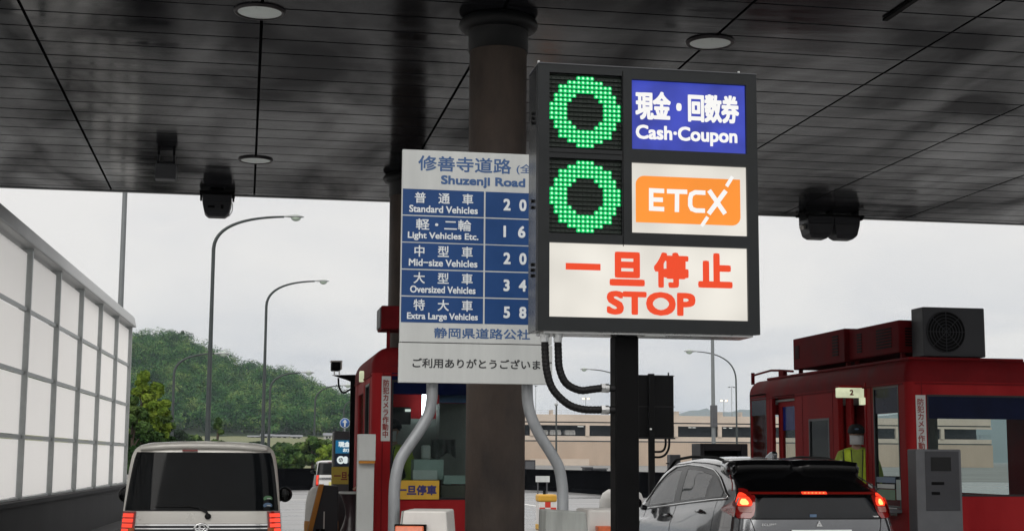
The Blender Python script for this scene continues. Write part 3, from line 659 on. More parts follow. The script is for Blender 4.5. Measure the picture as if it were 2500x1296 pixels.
for s, b_ in (('Standard Vehicles', (999, 503, 1166.5, 520.5)), ('Light Vehicles Etc.', (995.5, 568, 1168, 588.5)), ('Mid−size Vehicles', (998, 633.5, 1165.5, 651)),
              ('Oversized Vehicles', (1001, 698.5, 1161, 716)), ('Extra Large Vehicles', (993.5, 764, 1166.5, 785))): ptext(s, b_, YT, M_signtext, up_, .0019)
for s, y in (('2 0 0', 487), ('1 6 0', 552), ('2 0 0', 617.5), ('3 4 0', 683), ('5 8 0', 748.5)): ptext(s, (1229, y, 1324, y+29), YT, M_signtext, up_, .0042, 1.35)
ptext('静岡県道路公社', (1059.5, 801.5, 1294, 827), YB, M_signblue_ink, up_, .0016)
ptext('ご利用ありがとうございます', (1007, 876, 1347, 900), YB, M_ink, lo_, .0016)
Yp = YB+.10
for xs_ in ([(1055, 860), (1055, 940), (1054, 975), (1046, 1012), (1024, 1050), (1000, 1085), (978, 1120), (968, 1155), (963, 1195), (962, 1250)],
            [(1287, 860), (1287, 940), (1289, 985), (1298, 1020), (1318, 1062), (1345, 1105), (1364, 1140), (1372, 1180), (1374, 1215), (1374, 1260)]):
    pts = [at(x, y, Yp) for x, y in xs_]; last = pts[-1]
    zq = pts[1][2]; pts = [np.array([pts[1][0], Yp, z_]) for z_ in np.arange(zu1-.1, zq+.05, -.15)]+pts[1:]; pts += [np.array([last[0], Yp, z_]) for z_ in np.arange(last[2]-.12, .3, -.15)]+[np.array([last[0], Yp, .2])]
    MB().tube(catmull(pts, 8), .0435, 20).build('bent_pipe', M_galv, bd)
for z in (zu1-.25, zu1-.9, zl0+.12): MB().box(bx0+.06, bx1-.06, YB+.051, YB+.075, z-.03, z+.03).build('rear_rail', M_galv, bd)

# crash blocks at the foot of the board
def block(name, lab, x0, x1, y0, y1, zt, rz, mats, taper, tail=0):
    t = thing(name, lab, 'crash block', ((x0+x1)/2, (y0+y1)/2, .2))
    c = Matrix.Translation(((x0+x1)/2, (y0+y1)/2, 0)) @ Matrix.Rotation(rz, 4, 'Z') @ Matrix.Translation((-(x0+x1)/2, -(y0+y1)/2, 0))
    e = taper
    MB(c).hexa([(x0-e, y0-e*.6, .2), (x1+e, y0-e*.6, .2), (x1+e, y1, .2), (x0-e, y1, .2)], [(x0, y0, zt), (x1, y0, zt), (x1, y1, zt+tail), (x0, y1, zt+tail)]).build('body', mats, t, bevel=.012)
    return t, c
t, c = block('crash_block', 'white crash block with grey weathered side at the foot of the left bent pipe', 1.21, 1.52, 10.72, 11.25, 1.225, R(-14), M_concwhite, .09, .0)
f = MB(c); f.hexa([(1.10, 10.66, .2), (1.115, 10.655, .2), (1.115, 11.2, .2), (1.10, 11.2, .2)], [(1.196, 10.725, 1.222), (1.207, 10.725, 1.222), (1.207, 11.24, 1.222), (1.196, 11.24, 1.222)]); f.build('side_panel', M_concgrey, t)
q = pr((993, 1284, 1063, 1330), 10.62)
MB(c).hexa([(q[0], 10.60, q[1]), (q[2], 10.60, q[1]), (q[2], 10.7, q[1]), (q[0], 10.7, q[1])], [(q[0], 10.645, q[3]), (q[2], 10.645, q[3]), (q[2], 10.74, q[3]), (q[0], 10.74, q[3])]).build('reflector', M_reflect, t, bevel=.008)
MB(c).box(q[0]-.008, q[2]+.014, 10.67, 10.73, q[1], q[3]+.010).build('reflector_frame', M_black, t)
q = pr((1333, 1238, 1434, 1300), 10.8)
t = thing('crash_block', 'grey concrete crash block with a slanted end at the foot of the right bent pipe', 'crash block', (q[0]+.15, 10.95, .2))
MB().hexa([(q[0]-.02, 10.74, .2), (q[2]+.08, 10.74, .2), (q[2]+.08, 11.1, .2), (q[0]-.02, 11.1, .2)], [(q[0], 10.8, 1.232), (q[2]-.008, 10.8, 1.214), (q[2]-.008, 11.07, 1.214), (q[0], 11.07, 1.232)]).build('body', M_concgrey, t, bevel=.01)
q = pr((1436, 1243, 1530, 1300), 11.5)
t = thing('crash_block', 'white crash block between the grey block and the lane sign pole', 'crash block', (q[0]+.15, 11.6, .2))
MB().hexa([(q[0]-.08, 11.4, .2), (q[2]+.05, 11.4, .2), (q[2]+.05, 12.0, .2), (q[0]-.08, 12.0, .2)], [(q[0], 11.5, q[3]), (q[2], 11.5, q[3]), (q[2], 11.95, q[3]), (q[0], 11.95, q[3])]).build('body', M_concwhite, t, bevel=.02)
q = pr((1457, 1283, 1492, 1320), 11.44); MB().box(q[0], q[2], 11.40, 11.5, q[1], q[3]).build('reflector', M_reflect, t, bevel=.006)

# ------------------------------------------------------------------ toll booths
def shell(root, x0, x1, y0, y1, z0, zt, front=(), left=(), right=(), back=(), rr_=.2):
    e, th = .09, .05; zr_ = zt-.27
    m_ = MB()
    cells(m_, 'Y', y0, y0+th, x0+e, x1-e, z0, zr_, front); cells(m_, 'Y', y1-th, y1, x0+e, x1-e, z0, zr_, back)
    cells(m_, 'X', x0, x0+th, y0+e, y1-e, z0, zr_, left); cells(m_, 'X', x1-th, x1, y0+e, y1-e, z0, zr_, right)
    for cx, cy in ((x0+e, y0+e), (x1-e, y0+e), (x0+e, y1-e), (x1-e, y1-e)): m_.lathe((cx, cy, 0), [(e, z0), (e, zr_)], 32)
    w = m_.build('wall', M_red, root)
    b = MB().prism(rrect(x0-.004, y0-.004, x1+.004, y1+.004, e, 8), 'Z', zr_, zt, True)
    # roof: rounded shoulders
    rf = MB(); P = rrect(x0-.004, y0-.004, x1+.004, y1+.004, e, 8); cx, cy = (x0+x1)/2, (y0+y1)/2; n = len(P); vs, fs = [], []
    prof = [(0, zr_)]+[(rr_*(1-math.cos(a)), zr_+.06+(zt-zr_-.06)*math.sin(a)) for a in np.linspace(0, math.pi/2, 8)]
    for ins, z in prof:
        for (x, y) in P:
            kx = (x1-x0)/2; ky = (y1-y0)/2
            vs.append((cx+(x-cx)*(1-ins/kx), cy+(y-cy)*(1-ins/ky), z))
    for i in range(len(prof)-1):
        for k in range(n): fs.append((i*n+k, i*n+(k+1) % n, (i+1)*n+(k+1) % n, (i+1)*n+k))
    rf.add(vs, fs, True); rf.add(vs[-n:], [tuple(range(n))]); rf.add(vs[:n], [tuple(range(n-1, -1, -1))])
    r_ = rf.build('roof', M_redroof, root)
    MB().box(x0+th, x1-th, y0+th, y1-th, z0+.04, z0+.09).build('floor', M_intdark, root)
    MB().box(x0+th+.01, x1-th-.01, y0+th+.01, y1-th-.01, zr_-.08, zr_-.05).build('ceiling_lining', M_int, root)
    return w, r_
def pane_y(root, x0, x1, z0, z1, y, mats=None, fr=.022, parent=None, name='window'):
    f = MB(); d0, d1 = y-.004, y+.04
    f.box(x0, x0+fr, d0, d1, z0, z1); f.box(x1-fr, x1, d0, d1, z0, z1); f.box(x0+fr, x1-fr, d0, d1, z0, z0+fr); f.box(x0+fr, x1-fr, d0, d1, z1-fr, z1)
    f = f.build(name, M_frame, root)
    MB().box(x0+fr, x1-fr, y+.014, y+.020, z0+fr, z1-fr).build('pane', mats or M_pane, f); return f
def pane_x(root, y0, y1, z0, z1, x, mats=None, fr=.025, name='window', fm=None):
    f = MB(); d0, d1 = x-.004, x+.04
    f.box(d0, d1, y0, y0+fr, z0, z1); f.box(d0, d1, y1-fr, y1, z0, z1); f.box(d0, d1, y0+fr, y1-fr, z0, z0+fr); f.box(d0, d1, y0+fr, y1-fr, z1-fr, z1)
    f = f.build(name, fm or M_frame, root)
    MB().box(x+.014, x+.020, y0+fr, y1-fr, z0+fr, z1-fr).build('pane', mats or M_pane, f); return f
def vtext(s, o, u, box, material, parent, bold):
    """characters stacked top to bottom"""
    x0, z0, x1, z1 = box; n = len(s); h = (z1-z0)/n; 
    text('\n'.join(s), box, o, u, (0, 0, 1), material, parent, bold, line=1.0)

def joints(root, x0, x1, y0, y1, z0, z1, ys, xs):
    b = MB()
    for y in ys: b.box(x0-.003, x0+.001, y-.004, y+.004, z0, z1)
    for x in xs: b.box(x-.004, x+.004, y0-.003, y0+.001, z0, z1)
    b.build('panel_joint', M_reddark, root)
    b = MB(); b.box(x0-.012, x0-.0045, y0+.1, y1-.1, z1-.03, z1-.012); b.box(x0+.1, x1-.1, y0-.012, y0-.0045, z1-.03, z1-.012); b.build('rain_gutter', M_redroof, root)
# ---- left booth
BX0, BX1, BY0, BY1, BZ = 1.25, 2.56, 14.8, 17.2, 2.72
b1 = thing('toll_booth', 'red toll booth behind the rusty column with an attendant at its wide front window', 'toll booth', (1.9, 16, .2), 'red toll booths')
w0, wz0, w1, wz1 = 1.44, at(1000, 1219, BY0)[2], 2.44, at(1000, 893, BY0)[2]
bw = hit(1028, 959, 1, BY1); bw2 = hit(1043, 1018, 1, BY1)
wall1, roof1 = shell(b1, BX0, BX1, BY0, BY1, .2, BZ, front=[(w0, w1, wz0, wz1-.14+.0)], left=[(15.12, 15.62, 1.25, 2.36), (15.78, 16.62, .3, 2.36)],
      back=[(bw[0], bw2[0], bw2[2], bw[2]), (2.2, 2.45, 1.5, 2.2)], right=[(15.2, 16.6, 1.3, 2.2)])
wf = pane_y(b1, w0, w1, wz0, wz1-.14, BY0)
MB().box(w0+.022, w1-.022, BY0+.008, BY0+.013, at(1000, 962, BY0)[2], wz1-.162).build('sunband', M_paneblue, wf)
MB().box(w0+.002, w1-.002, BY0-.003, BY0-.001, wz1-.15, wz1).build('top_band', M_paneblue, b1)
sp = MB().box(*[pr((931, 918, 953, 1076), BY0)[i] for i in (0, 2)], BY0-.006, BY0-.001, *[pr((931, 918, 953, 1076), BY0)[i] for i in (1, 3)]).build('camera_notice', M_signwhite, b1)
q = pr((934, 926, 949.5, 1068), BY0-.006); vtext('防犯カメラ作動中', (0, BY0-.006, 0), (1, 0, 0), q, M_inkred, sp, .0022)
q = pr((972, 1172, 1072, 1218), 14.78); sp = MB().box(q[0]-.02, q[2], 14.78, 14.79, q[1], q[3]).build('stop_board', M_yellow, b1)
ptext('一旦停車', (968, 1183, 1066, 1208), 14.78, M_inkblue, sp, .0045)
joints(b1, BX0, BX1, BY0, BY1, .2, BZ-.27, (15.05, 15.70, 16.70), (1.36,))
# red box and legs on its roof
q = pr((931, 746, 985, 808), 14.9)
rb = MB().box(q[0], q[2]+.1, 14.9, 15.35, q[1]+.02, q[3]).build('roof_box', M_reddark, b1, bevel=.012)
g_ = MB()
for x in (q[0]+.07, q[2]): g_.box(x, x+.03, 15.0, 15.05, BZ-.01, q[1]+.018)
g_.build('roof_box_leg', M_reddark, b1)
g_ = MB(); g_.box(q[0]-.012, q[0]-.001, 14.92, 15.3, q[1]+.04, q[3]-.02); g_.build('roof_box_panel', M_grey, b1)
# left side: door leaf, lit lamp, grey rubber edge
pane_x(b1, 15.12, 15.62, 1.25, 2.36, BX0); pane_x(b1, 15.78, 16.62, .35, 2.36, BX0, fr=.07, name='door', fm=M_red)
q = hit(882, 918, 0, BX0-.03); MB().box(BX0-.05, BX0-.004, q[1]-.05, q[1]+.05, q[2]-.06, q[2]+.055).build('side_lamp', M_lamp2, b1, bevel=.008)
# fittings inside
fit = MB(); fit.box(1.34, 2.44, 14.88, 15.3, 1.12, 1.17).build('counter', M_int, b1)
MB().box(BX0+.052, BX1-.052, BY1-.09, BY1-.055, .35, bw2[2]-.02).build('rear_panel', M_int, b1)
def inside(name, box, Y0, Y1, m, bev=.004): q = pr(box, Y0); return MB().box(q[0], q[2], Y0, Y1, q[1], q[3]).build(name, m, b1, bevel=bev)
inside('paper_tray', (1010, 1121, 1083, 1170), 15.0, 15.25, M_greenbox); inside('tray_front', (1008, 1147, 1068, 1171), 14.93, 14.99, M_paper)
inside('label_box', (1084, 1160, 1139, 1181), 14.9, 15.1, M_greenbox); inside('cash_box', (1077, 1184, 1139, 1217), 14.9, 15.2, mat('brown_box', (.13, .11, .085), .6))
inside('bottle', (1030, 1086, 1052, 1122), 15.5, 15.6, M_paper, .02); inside('monitor', (955, 993, 1003, 1035), 15.9, 15.98, M_intdark)
MB().box(*[pr((1031, 959, 1041, 1018), 16.95)[i] for i in (0, 2)], 16.95, 17.0, *[pr((1031, 959, 1041, 1018), 16.95)[i] for i in (1, 3)]).build('fill_strip', M_fill_strip, b1, bevel=.01)  # bright strip treated as a tube, its glow added to light the interior
inside('monitor_glint', (990, 998, 1003, 1004), 15.85, 15.9, M_tube_glint); inside('cabinet', (1072, 984, 1140, 1160), 16.6, 16.9, M_int); inside('blue_strip', (1072, 960, 1140, 983), 14.9, 14.91, mat('blue_valance', (.035, .08, .19), .4))  # the small glowing box imitates the glint on the monitor
tw = MB(); q = pr((1052, 1072, 1112, 1120), 15.7)
tw.grid([[(q[0]+(q[2]-q[0])*u, 15.7+.03*math.sin(9*u+2*v)+.02*math.sin(23*u), q[3]+(q[1]-q[3])*v*(.85+.15*math.sin(7*u))) for u in np.linspace(0, 1, 26)] for v in np.linspace(0, 1, 10)])
tw.build('towel', M_towel, b1, solid=.01)

# ---- right booth
GX, GY0, GY1, GZ = 7.62, 16.2, 21.75, 2.80
b2 = thing('toll_booth', 'long red toll booth on the right with an attendant leaning out of its lit doorway', 'toll booth', (8.4, 19, .2), 'red toll booths')
def gy(px): return hit(px, 1050, 0, GX)[1]
def gz(px, py): return hit(px, py, 0, GX)[2]
fw = (gy(1872), gy(1832), .9, gz(1850, 962)); dw = (gy(1941), gy(1886), .3, gz(1915, 955)); pw = (gy(2025), gy(1975), 1.15, gz(2000, 1021))
od = (gy(2117), gy(2042), .3, gz(2075, 938)); nw = (gy(2196), gy(2134), 1.05, gz(2165, 942))
shell(b2, GX, 9.35, GY0, GY1, .2, GZ, front=[(7.86, 9.2, 1.2, 2.38)], left=[fw, dw, pw, od, nw], back=[(8.0, 9.0, 1.2, 2.3)], right=[(17, 21, 1.2, 2.3)], rr_=.15)
for nm, h_ in (('window', fw), ('window', nw)):
    f = pane_x(b2, h_[0], h_[1], h_[2], h_[3], GX)
    MB().box(GX+.006, GX+.012, h_[0]+.025, h_[1]-.025, h_[3]-.32, h_[3]-.025).build('sunband', M_paneblue, f)
f = pane_x(b2, pw[0], pw[1], pw[2], pw[3], GX, glass('dim_pane', (.22, .27, .26), .05, .6, (.02, .025, .025), .08), .03, fm=M_grey)
# far door set back in its opening, with a blue-topped window
f = pane_x(b2, dw[0], dw[1], dw[2]+.0, dw[3]-.05, GX+.10, fr=.16, name='door', fm=M_red)
MB().box(GX+.106, GX+.112, dw[0]+.16, dw[1]-.16, dw[3]-.55, dw[3]-.21).build('sunband', M_paneblue_bright, f)
# sliding door leaf and jambs of the attendant's doorway
m_ = MB(); m_.box(GX-.012, GX+.06, od[1]-.10, od[1], .3, od[3]); m_.box(GX-.012, GX+.06, od[0], od[0]+.05, .3, od[3]); m_.build('door_jamb', M_red, b2, bevel=.008)
MB().box(GX+.09, GX+.13, od[1]-.28, od[1]-.10, .3, od[3]-.08).build('sliding_door', M_red, b2, bevel=.006); MB().box(GX+.9, GX+.94, od[0]+.0, od[1]-.1, .3, 2.4).build('inner_panel', M_int, b2)
YN = 17.45
q = pr((2046, 946, 2112, 970), YN)
lamp2 = MB().box(q[0], q[2], YN, YN+.09, q[1], q[3]).build('number_lamp', M_lamp2, b2, bevel=.012)
text('2', ((q[0]+q[2])/2-.026, q[1]+.028, (q[0]+q[2])/2+.026, q[3]-.024), (0, YN-.001, 0), (1, 0, 0), (0, 0, 1), M_inkred, lamp2, .004)
MB().box(q[0]+.03, GX+.02, YN+.03, YN+.06, q[3]-.002, q[3]+.03).build('lamp_arm', M_red, b2)
p = hit(2108, 978, 0, GX-.02); MB().box(GX-.06, GX-.013, p[1]-.05, p[1]+.05, p[2]-.05, p[2]+.04).build('small_lamp', M_lamp2, b2, bevel=.006)
MB().box(GX-.16, GX-.001, nw[0]-.02, nw[1]+.1, 1.0, 1.045).build('sill', M_grey, b2, bevel=.006)
# notices stuck in the near window
for (x0, y0, x1, y1, m) in ((2140, 1163, 2186, 1178, M_sticker_b), (2142, 1180, 2184, 1192, M_paper), (2142, 1193, 2186, 1220, M_sticker_g), (2188, 1170, 2200, 1220, M_greenbox), (2170, 1238, 2190, 1258, M_paper), (2120, 1180, 2130, 1192, M_paper)):
    a, b = hit(x0, y0, 0, GX-.006), hit(x1, y1, 0, GX-.006); MB().box(GX-.008, GX-.005, b[1], a[1], b[2], a[2]).build('notice', m, b2)
joints(b2, GX, 9.35, GY0, GY1, .2, GZ-.27, (gy(1960), gy(2034), gy(2128), gy(1880)), (7.80, 9.26))
# front face
wf = pane_y(b2, 7.86, 9.2, 1.2, 2.38, GY0)
MB().box(7.882, 9.178, GY0+.008, GY0+.013, 2.10, 2.358).build('sunband', M_paneblue, wf)
q = pr((2237, 964, 2261, 1122), GY0); sp = MB().box(q[0], q[2], GY0-.006, GY0-.001, q[1], q[3]).build('camera_notice', M_signwhite, b2)
q = pr((2240.5, 972, 2257.5, 1114), GY0-.006); vtext('防犯カメラ作動中', (0, GY0-.006, 0), (1, 0, 0), q, M_inkred, sp, .0022)
# roof plant
m_ = MB(); m_.box(GX+.10, 9.2, GY0+.15, GY1-.55, GZ-.005, GZ+.03); m_.build('roof_kerb', M_redroof, b2, bevel=.01)
def roof_unit(name, lab, x0, x1, y0, y1, z0, z1, m, grille, pan_=None):
    t = thing(name, lab, 'air conditioner', ((x0+x1)/2, (y0+y1)/2, z0-.06), 'roof units of the right booth')
    MB().box(x0, x1, y0, y1, z0, z1).build('housing', m, t, bevel=.015)
    f = MB()
    for x in (x0+.06, x1-.1):
        for y in (y0+.06, y1-.1): f.box(x, x+.05, y, y+.05, z0-.07, z0-.002)
    f.build('foot', M_reddark, t)
    g_ = MB()
    for ax, a, b, za, zc in grille:
        nb = 7
        for i in range(nb):
            z = za+(zc-za)*i/nb
            if ax == 'X': g_.box(x0-.008, x0-.002, a, b, z, z+(zc-za)/nb*.6)
            else: g_.box(a, b, y0-.008, y0-.002, z, z+(zc-za)/nb*.6)
    if grille: g_.build('grille', M_black, t)
    return t
Xa = GX+.18
y_f, y_n = hit(1936, 850, 0, Xa)[1], hit(2040, 850, 0, Xa)[1]; z1_ = hit(1936, 828, 0, Xa)[2]
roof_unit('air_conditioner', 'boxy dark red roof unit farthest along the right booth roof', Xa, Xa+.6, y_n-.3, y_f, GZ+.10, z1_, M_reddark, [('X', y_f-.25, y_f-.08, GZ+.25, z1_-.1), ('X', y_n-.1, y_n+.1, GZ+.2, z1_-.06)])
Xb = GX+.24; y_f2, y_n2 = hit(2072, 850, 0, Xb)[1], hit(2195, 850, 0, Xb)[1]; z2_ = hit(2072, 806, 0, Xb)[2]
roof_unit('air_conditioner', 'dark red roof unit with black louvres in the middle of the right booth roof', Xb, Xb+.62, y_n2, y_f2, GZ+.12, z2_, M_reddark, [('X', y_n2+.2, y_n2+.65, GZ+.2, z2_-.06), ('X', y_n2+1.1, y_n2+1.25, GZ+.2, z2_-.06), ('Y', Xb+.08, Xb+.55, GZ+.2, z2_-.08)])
q = pr((2254, 750, 2356, 868), 16.5)
t = thing('air_conditioner', 'grey outdoor fan unit with a round grille at the front of the right booth roof', 'air conditioner', ((q[0]+q[2])/2, 16.7, GZ), 'roof units of the right booth')
MB().box(q[0], q[0]+.8, 16.5, 16.82, GZ+.05, q[3]).build('housing', M_greydark, t, bevel=.012)
cz_ = (GZ+.05+q[3])/2; m_ = MB()
for r_ in np.linspace(.05, .24, 6): m_.lathe((q[0]+.29, 16.49, cz_), [(r_, .0), (r_, -.008), (r_+.008, -.008), (r_+.008, 0)], 32, 'Y')
for k in range(8): m_.tube([(q[0]+.29, 16.485, cz_), (q[0]+.29+.245*math.cos(k*math.pi/4), 16.485, cz_+.245*math.sin(k*math.pi/4))], .004, 6)
m_.build('fan_grille', M_greydark, t); MB().lathe((q[0]+.29, 16.494, cz_), [(.001, 0), (.25, 0)], 32, 'Y').build('fan_opening', M_black, t)
m_ = MB(); m_.box(q[0]+.08, q[0]+.13, 16.52, 16.8, GZ+.025, GZ+.048); m_.box(q[0]+.66, q[0]+.71, 16.52, 16.8, GZ+.025, GZ+.048); m_.build('foot', M_black, t)
t = thing('roof_rail', 'thin bent red rail at the far end of the right booth roof', 'rail', (GX+.1, 21.2, GZ))
m_ = MB(); Xr = GX+.16
m_.tube([hit(x, y, 0, Xr) for x, y in ((1838, 917), (1850, 913), (1882, 904), (1905, 904), (1936, 906))], .017, 8); m_.tube([(Xr, hit(1838, 917, 0, Xr)[1], GZ-.03), hit(1838, 910, 0, Xr)], .03, 8)
p = hit(1911, 906, 0, Xr); m_.box(Xr-.03, Xr+.03, p[1]-.1, p[1]+.1, GZ-.02, p[2]+.01); m_.build('tube', M_reddark, t)

# ------------------------------------------------------------------ things on the left island
YG = 14.35
q = pr((871, 1128, 915, 1300), YG); qb = pr((876, 1059, 917, 1124), YG-.06)
t = thing('speaker_post', 'pale grey post with a square box on top in front of the left booth corner', 'post', ((q[0]+q[2])/2, YG, .2))
MB().box(q[0], q[2]-.01, YG, YG+.1, .2, qb[3]-.0).build('post', M_lightgrey, t, bevel=.006)
MB().box(qb[0], qb[2], YG-.07, YG-.003, qb[1], qb[3]).build('box', M_lightgrey, t, bevel=.006)
MB().box(qb[0]+.004, qb[2]-.004, YG-.066, YG-.003, qb[1]-.025, qb[1]-.002).build('box_edge', M_orange, t)
Yk = 18.6
q = pr((812, 1052, 900, 1300), Yk)
t = thing('payment_sign', 'grey payment sign cabinet with blue and yellow panels left of the booth', 'sign cabinet', ((q[0]+q[2])/2, Yk+.1, .2))
MB().box(q[0], q[2], Yk, Yk+.28, .2, q[3]).build('cabinet', M_grey, t, bevel=.02)
s1 = pr((819, 1074, 893, 1106), Yk); s2 = pr((818, 1107, 893, 1136), Yk); s3 = pr((809, 1139, 886, 1181), Yk)
p1 = MB().box(s1[0], s1[2], Yk-.008, Yk-.001, s1[1], s1[3]).build('blue_panel', M_kioskblue, t)
ptext('現金 か', (826, 1077, 873, 1091), Yk-.008, M_kiosktext, p1, .0038); ptext('お支払い', (837, 1093, 882, 1103), Yk-.008, M_kiosktext, p1, .0024)
p2 = MB().box(s2[0], s2[2], Yk-.008, Yk-.001, s2[1], s2[3]).build('dark_panel', M_kioskdark, t)
c0 = at(832, 1122, Yk-.009); e0 = at(842, 1122, Yk-.009); ic = MB(); yy = Yk-.0095
def disc(mb, cx, cz, r0, r1, y, n=24): mb.lathe((cx, y, cz), [(r0, 0), (r1, 0)], n, 'Y', False)
disc(ic, c0[0], c0[2], .026, .049, yy)
ic.prism(rrect(c0[0]+.035, c0[2]-.044, c0[0]+.085, c0[2]+.044, .02, 4), 'Y', yy-.0006, yy-.0001)
ic.prism(rrect(c0[0]+.098, c0[2]-.038, c0[0]+.20, c0[2]+.026, .006, 2), 'Y', yy-.0006, yy-.0001); ic.box(c0[0]+.125, c0[0]+.165, yy-.0006, yy-.0001, c0[2]+.032, c0[2]+.046)
ic.tube([(c0[0]-.014, yy-.0004, c0[2]-.012), (c0[0]-.003, yy-.0004, c0[2]+.02)], .0045, 6); ic.tube([(c0[0]+.004, yy-.0004, c0[2]-.02), (c0[0]+.014, yy-.0004, c0[2]+.01)], .0045, 6)
ic.build('coin_and_note', M_kiosktext, p2)
ib = MB(); ib.box(c0[0]+.108, c0[0]+.19, yy-.0012, yy-.0008, c0[2]-.028, c0[2]+.016); ib.build('note_face', M_kioskdark, p2)
ic = MB(); ic.box(c0[0]+.12, c0[0]+.18, yy-.0018, yy-.0014, c0[2]-.012, c0[2]+.002); ic.build('note_mark', M_kiosktext, p2)
p3 = MB().box(s3[0], s3[2], Yk-.010, Yk-.001, s3[1], s3[3]).build('yellow_panel', M_yellowsign, t)
ptext('一旦停止', (815, 1150, 882, 1172), Yk-.010, M_inkred, p3, .0035)
m_ = MB(); q2 = pr((798, 1232, 804, 1268), Yk); m_.box(q[0]+.05, q[0]+.075, Yk-.004, Yk-.001, 1.0-.25, 1.0-.02); m_.build('slot', M_paper, t)
# tapered guard with an orange edge, white drum behind it
Ygd = 17.6; pts = [(781, 1183), (806, 1186), (806, 1300), (756, 1300)]
pp = [at(x, y, Ygd) for x, y in pts]
t = thing('lane_guard', 'dark tapered lane guard with an orange slanted edge beside the payment sign', 'guard', (pp[0][0]+.1, Ygd, .2))
poly = [(pp[0][0], pp[0][2]), (pp[1][0]+.10, pp[1][2]), (pp[1][0]+.10, .2), (pp[3][0]-.14, .2)]
MB().prism(poly, 'Y', Ygd, Ygd+.35).build('board', M_greydark, t, bevel=.01)
ew = .048
MB().prism([(poly[0][0]-.012, poly[0][1]+.01), (poly[0][0]+ew, poly[0][1]+.01), (poly[3][0]+ew, .2), (poly[3][0]-.012, .2)], 'Y', Ygd-.02, Ygd-.001).build('orange_edge', M_orange, t, bevel=.004)
m_ = MB(); m_.box(poly[1][0]-.17, poly[1][0]-.155, Ygd-.004, Ygd-.001, .70, .98); m_.build('reflective_strip', M_whiteplastic, t)
m_ = MB()
for dx in (.10, .16): m_.tube([(poly[3][0]+.13+dx, Ygd-.02, .2), (poly[3][0]+.13+dx, Ygd-.02, .78)], .024, 10)
m_.build('bollard_pair', M_black, t)
a = at(768, 1215, Ygd+.5)
t = thing('barrier_drum', 'rounded white barrier drum behind the orange edged guard', 'drum', (a[0]+.02, Ygd+.6, .0), 'white barrier drums')
def drum(t, x, y, r, z1):
    MB().lathe((x, y, 0), [(r, 0), (r*1.0, z1-.35), (r*.97, z1-.2), (r*.85, z1-.08), (r*.6, z1-.015), (.001, z1)], 32).build('shell', M_whiteplastic, t)
    MB().lathe((x, y, 0), [(r+.004, z1-.55), (r+.008, z1-.5), (r+.008, z1-.45), (r+.004, z1-.42)], 32).build('band', M_orange, t)
drum(t, a[0]+.10, Ygd+.75, .2, at(770, 1185, Ygd+.75)[2])
# flared maroon bin
Yv = 16.4; cxv = at(856, 1250, Yv)[0]
t = thing('flared_bin', 'dark maroon flared bin standing against the left booth corner', 'bin', (cxv, Yv, .2))
def vz(py): return at(856, py, Yv)[2]
pf = [(.001, .2), (.13, .2), (.115, vz(1296)), (.085, vz(1280)), (.062, vz(1262)), (.058, vz(1248)), (.075, vz(1228)), (.105, vz(1212)), (.128, vz(1203)), (.132, vz(1200)), (.122, vz(1200)), (.07, vz(1222)), (.001, vz(1224))]
MB().lathe((cxv, Yv, 0), pf, 32).build('shell', M_maroon, t)
MB().lathe((cxv, Yv, 0), [(.122, vz(1200)+.001), (.134, vz(1200)+.004), (.136, vz(1203)), (.13, vz(1205))], 32).build('rim', M_lightgrey, t)
# camera on a bracket at the back of the booth
Yq = 17.5
def P_(x, y): return at(x, y, Yq)
t = thing('security_camera', 'small camera with white hood on a black bracket left of the booth', 'camera', tuple(P_(862, 1050)))
m_ = MB(); a, b = P_(857, 915), P_(868, 1060); m_.box(a[0], b[0], Yq, Yq+.08, .2, a[2]); m_.build('post', M_black, t)
m_ = MB(); m_.prism([(P_(811, 915)[0], P_(811, 915)[2]), (P_(868, 916)[0], P_(868, 914)[2]), (P_(868, 916)[0], P_(868, 935)[2]), (P_(845, 930)[0], P_(845, 926)[2])], 'Y', Yq+.01, Yq+.06); m_.build('bracket', M_black, t)
a, b = P_(809, 883), P_(833, 905)
m_ = MB(); m_.box(a[0], b[0]-.01, Yq-.02, Yq+.14, b[2]+.0, a[2]); m_.build('body', M_black, t, bevel=.014)
m_ = MB(); m_.box(a[0]-.004, b[0]+.012, Yq-.0, Yq+.2, a[2]+.002, a[2]+.018); m_.box(b[0]-.008, b[0]+.010, Yq+.0, Yq+.2, b[2]+.02, a[2]); m_.build('hood', M_whiteplastic, t)
m_ = MB()
for x in (816, 828): m_.tube([P_(x, 905), P_(x+1, 916)], .008, 8)
m_.build('stem', M_chrome, t)
MB().tube(catmull([P_(826, 922), P_(828, 945), P_(838, 958), P_(852, 952), P_(858, 948)], 6), .011, 8).build('cable', M_black, t)

# ------------------------------------------------------------------ things on the right side
Yr_ = 14.2
q = pr((2238, 1096, 2320, 1300), Yr_)
t = thing('payment_machine', 'brushed grey payment machine with dark face in front of the right booth', 'payment machine', (q[0]+.2, Yr_+.1, .2))
MB().box(q[0], q[0]+.5, Yr_, Yr_+.20, .2, q[3]).build('cabinet', M_grey, t, bevel=.012)
MB().box(q[0]+.10, q[0]+.47, Yr_-.006, Yr_-.001, q[3]-.62, q[3]-.02).build('face', M_greydark, t, bevel=.002)
m_ = MB(); m_.box(q[0]+.16, q[0]+.38, Yr_-.010, Yr_-.007, q[3]-.22, q[3]-.08); m_.build('screen', M_gloss_black, t)
m_ = MB(); m_.box(q[0]+.16, q[0]+.30, Yr_-.010, Yr_-.007, q[3]-.36, q[3]-.33); m_.box(q[0]+.16, q[0]+.25, Yr_-.010, Yr_-.007, q[3]-.46, q[3]-.43); m_.build('slot', M_black, t)
Yc2 = 24.0
q = pr((1710, 1082, 1826, 1135), Yc2)
t = thing('machine_hood', 'dark grey hooded machine with a black opening beyond the black car', 'machine', ((q[0]+q[2])/2, Yc2, .2))
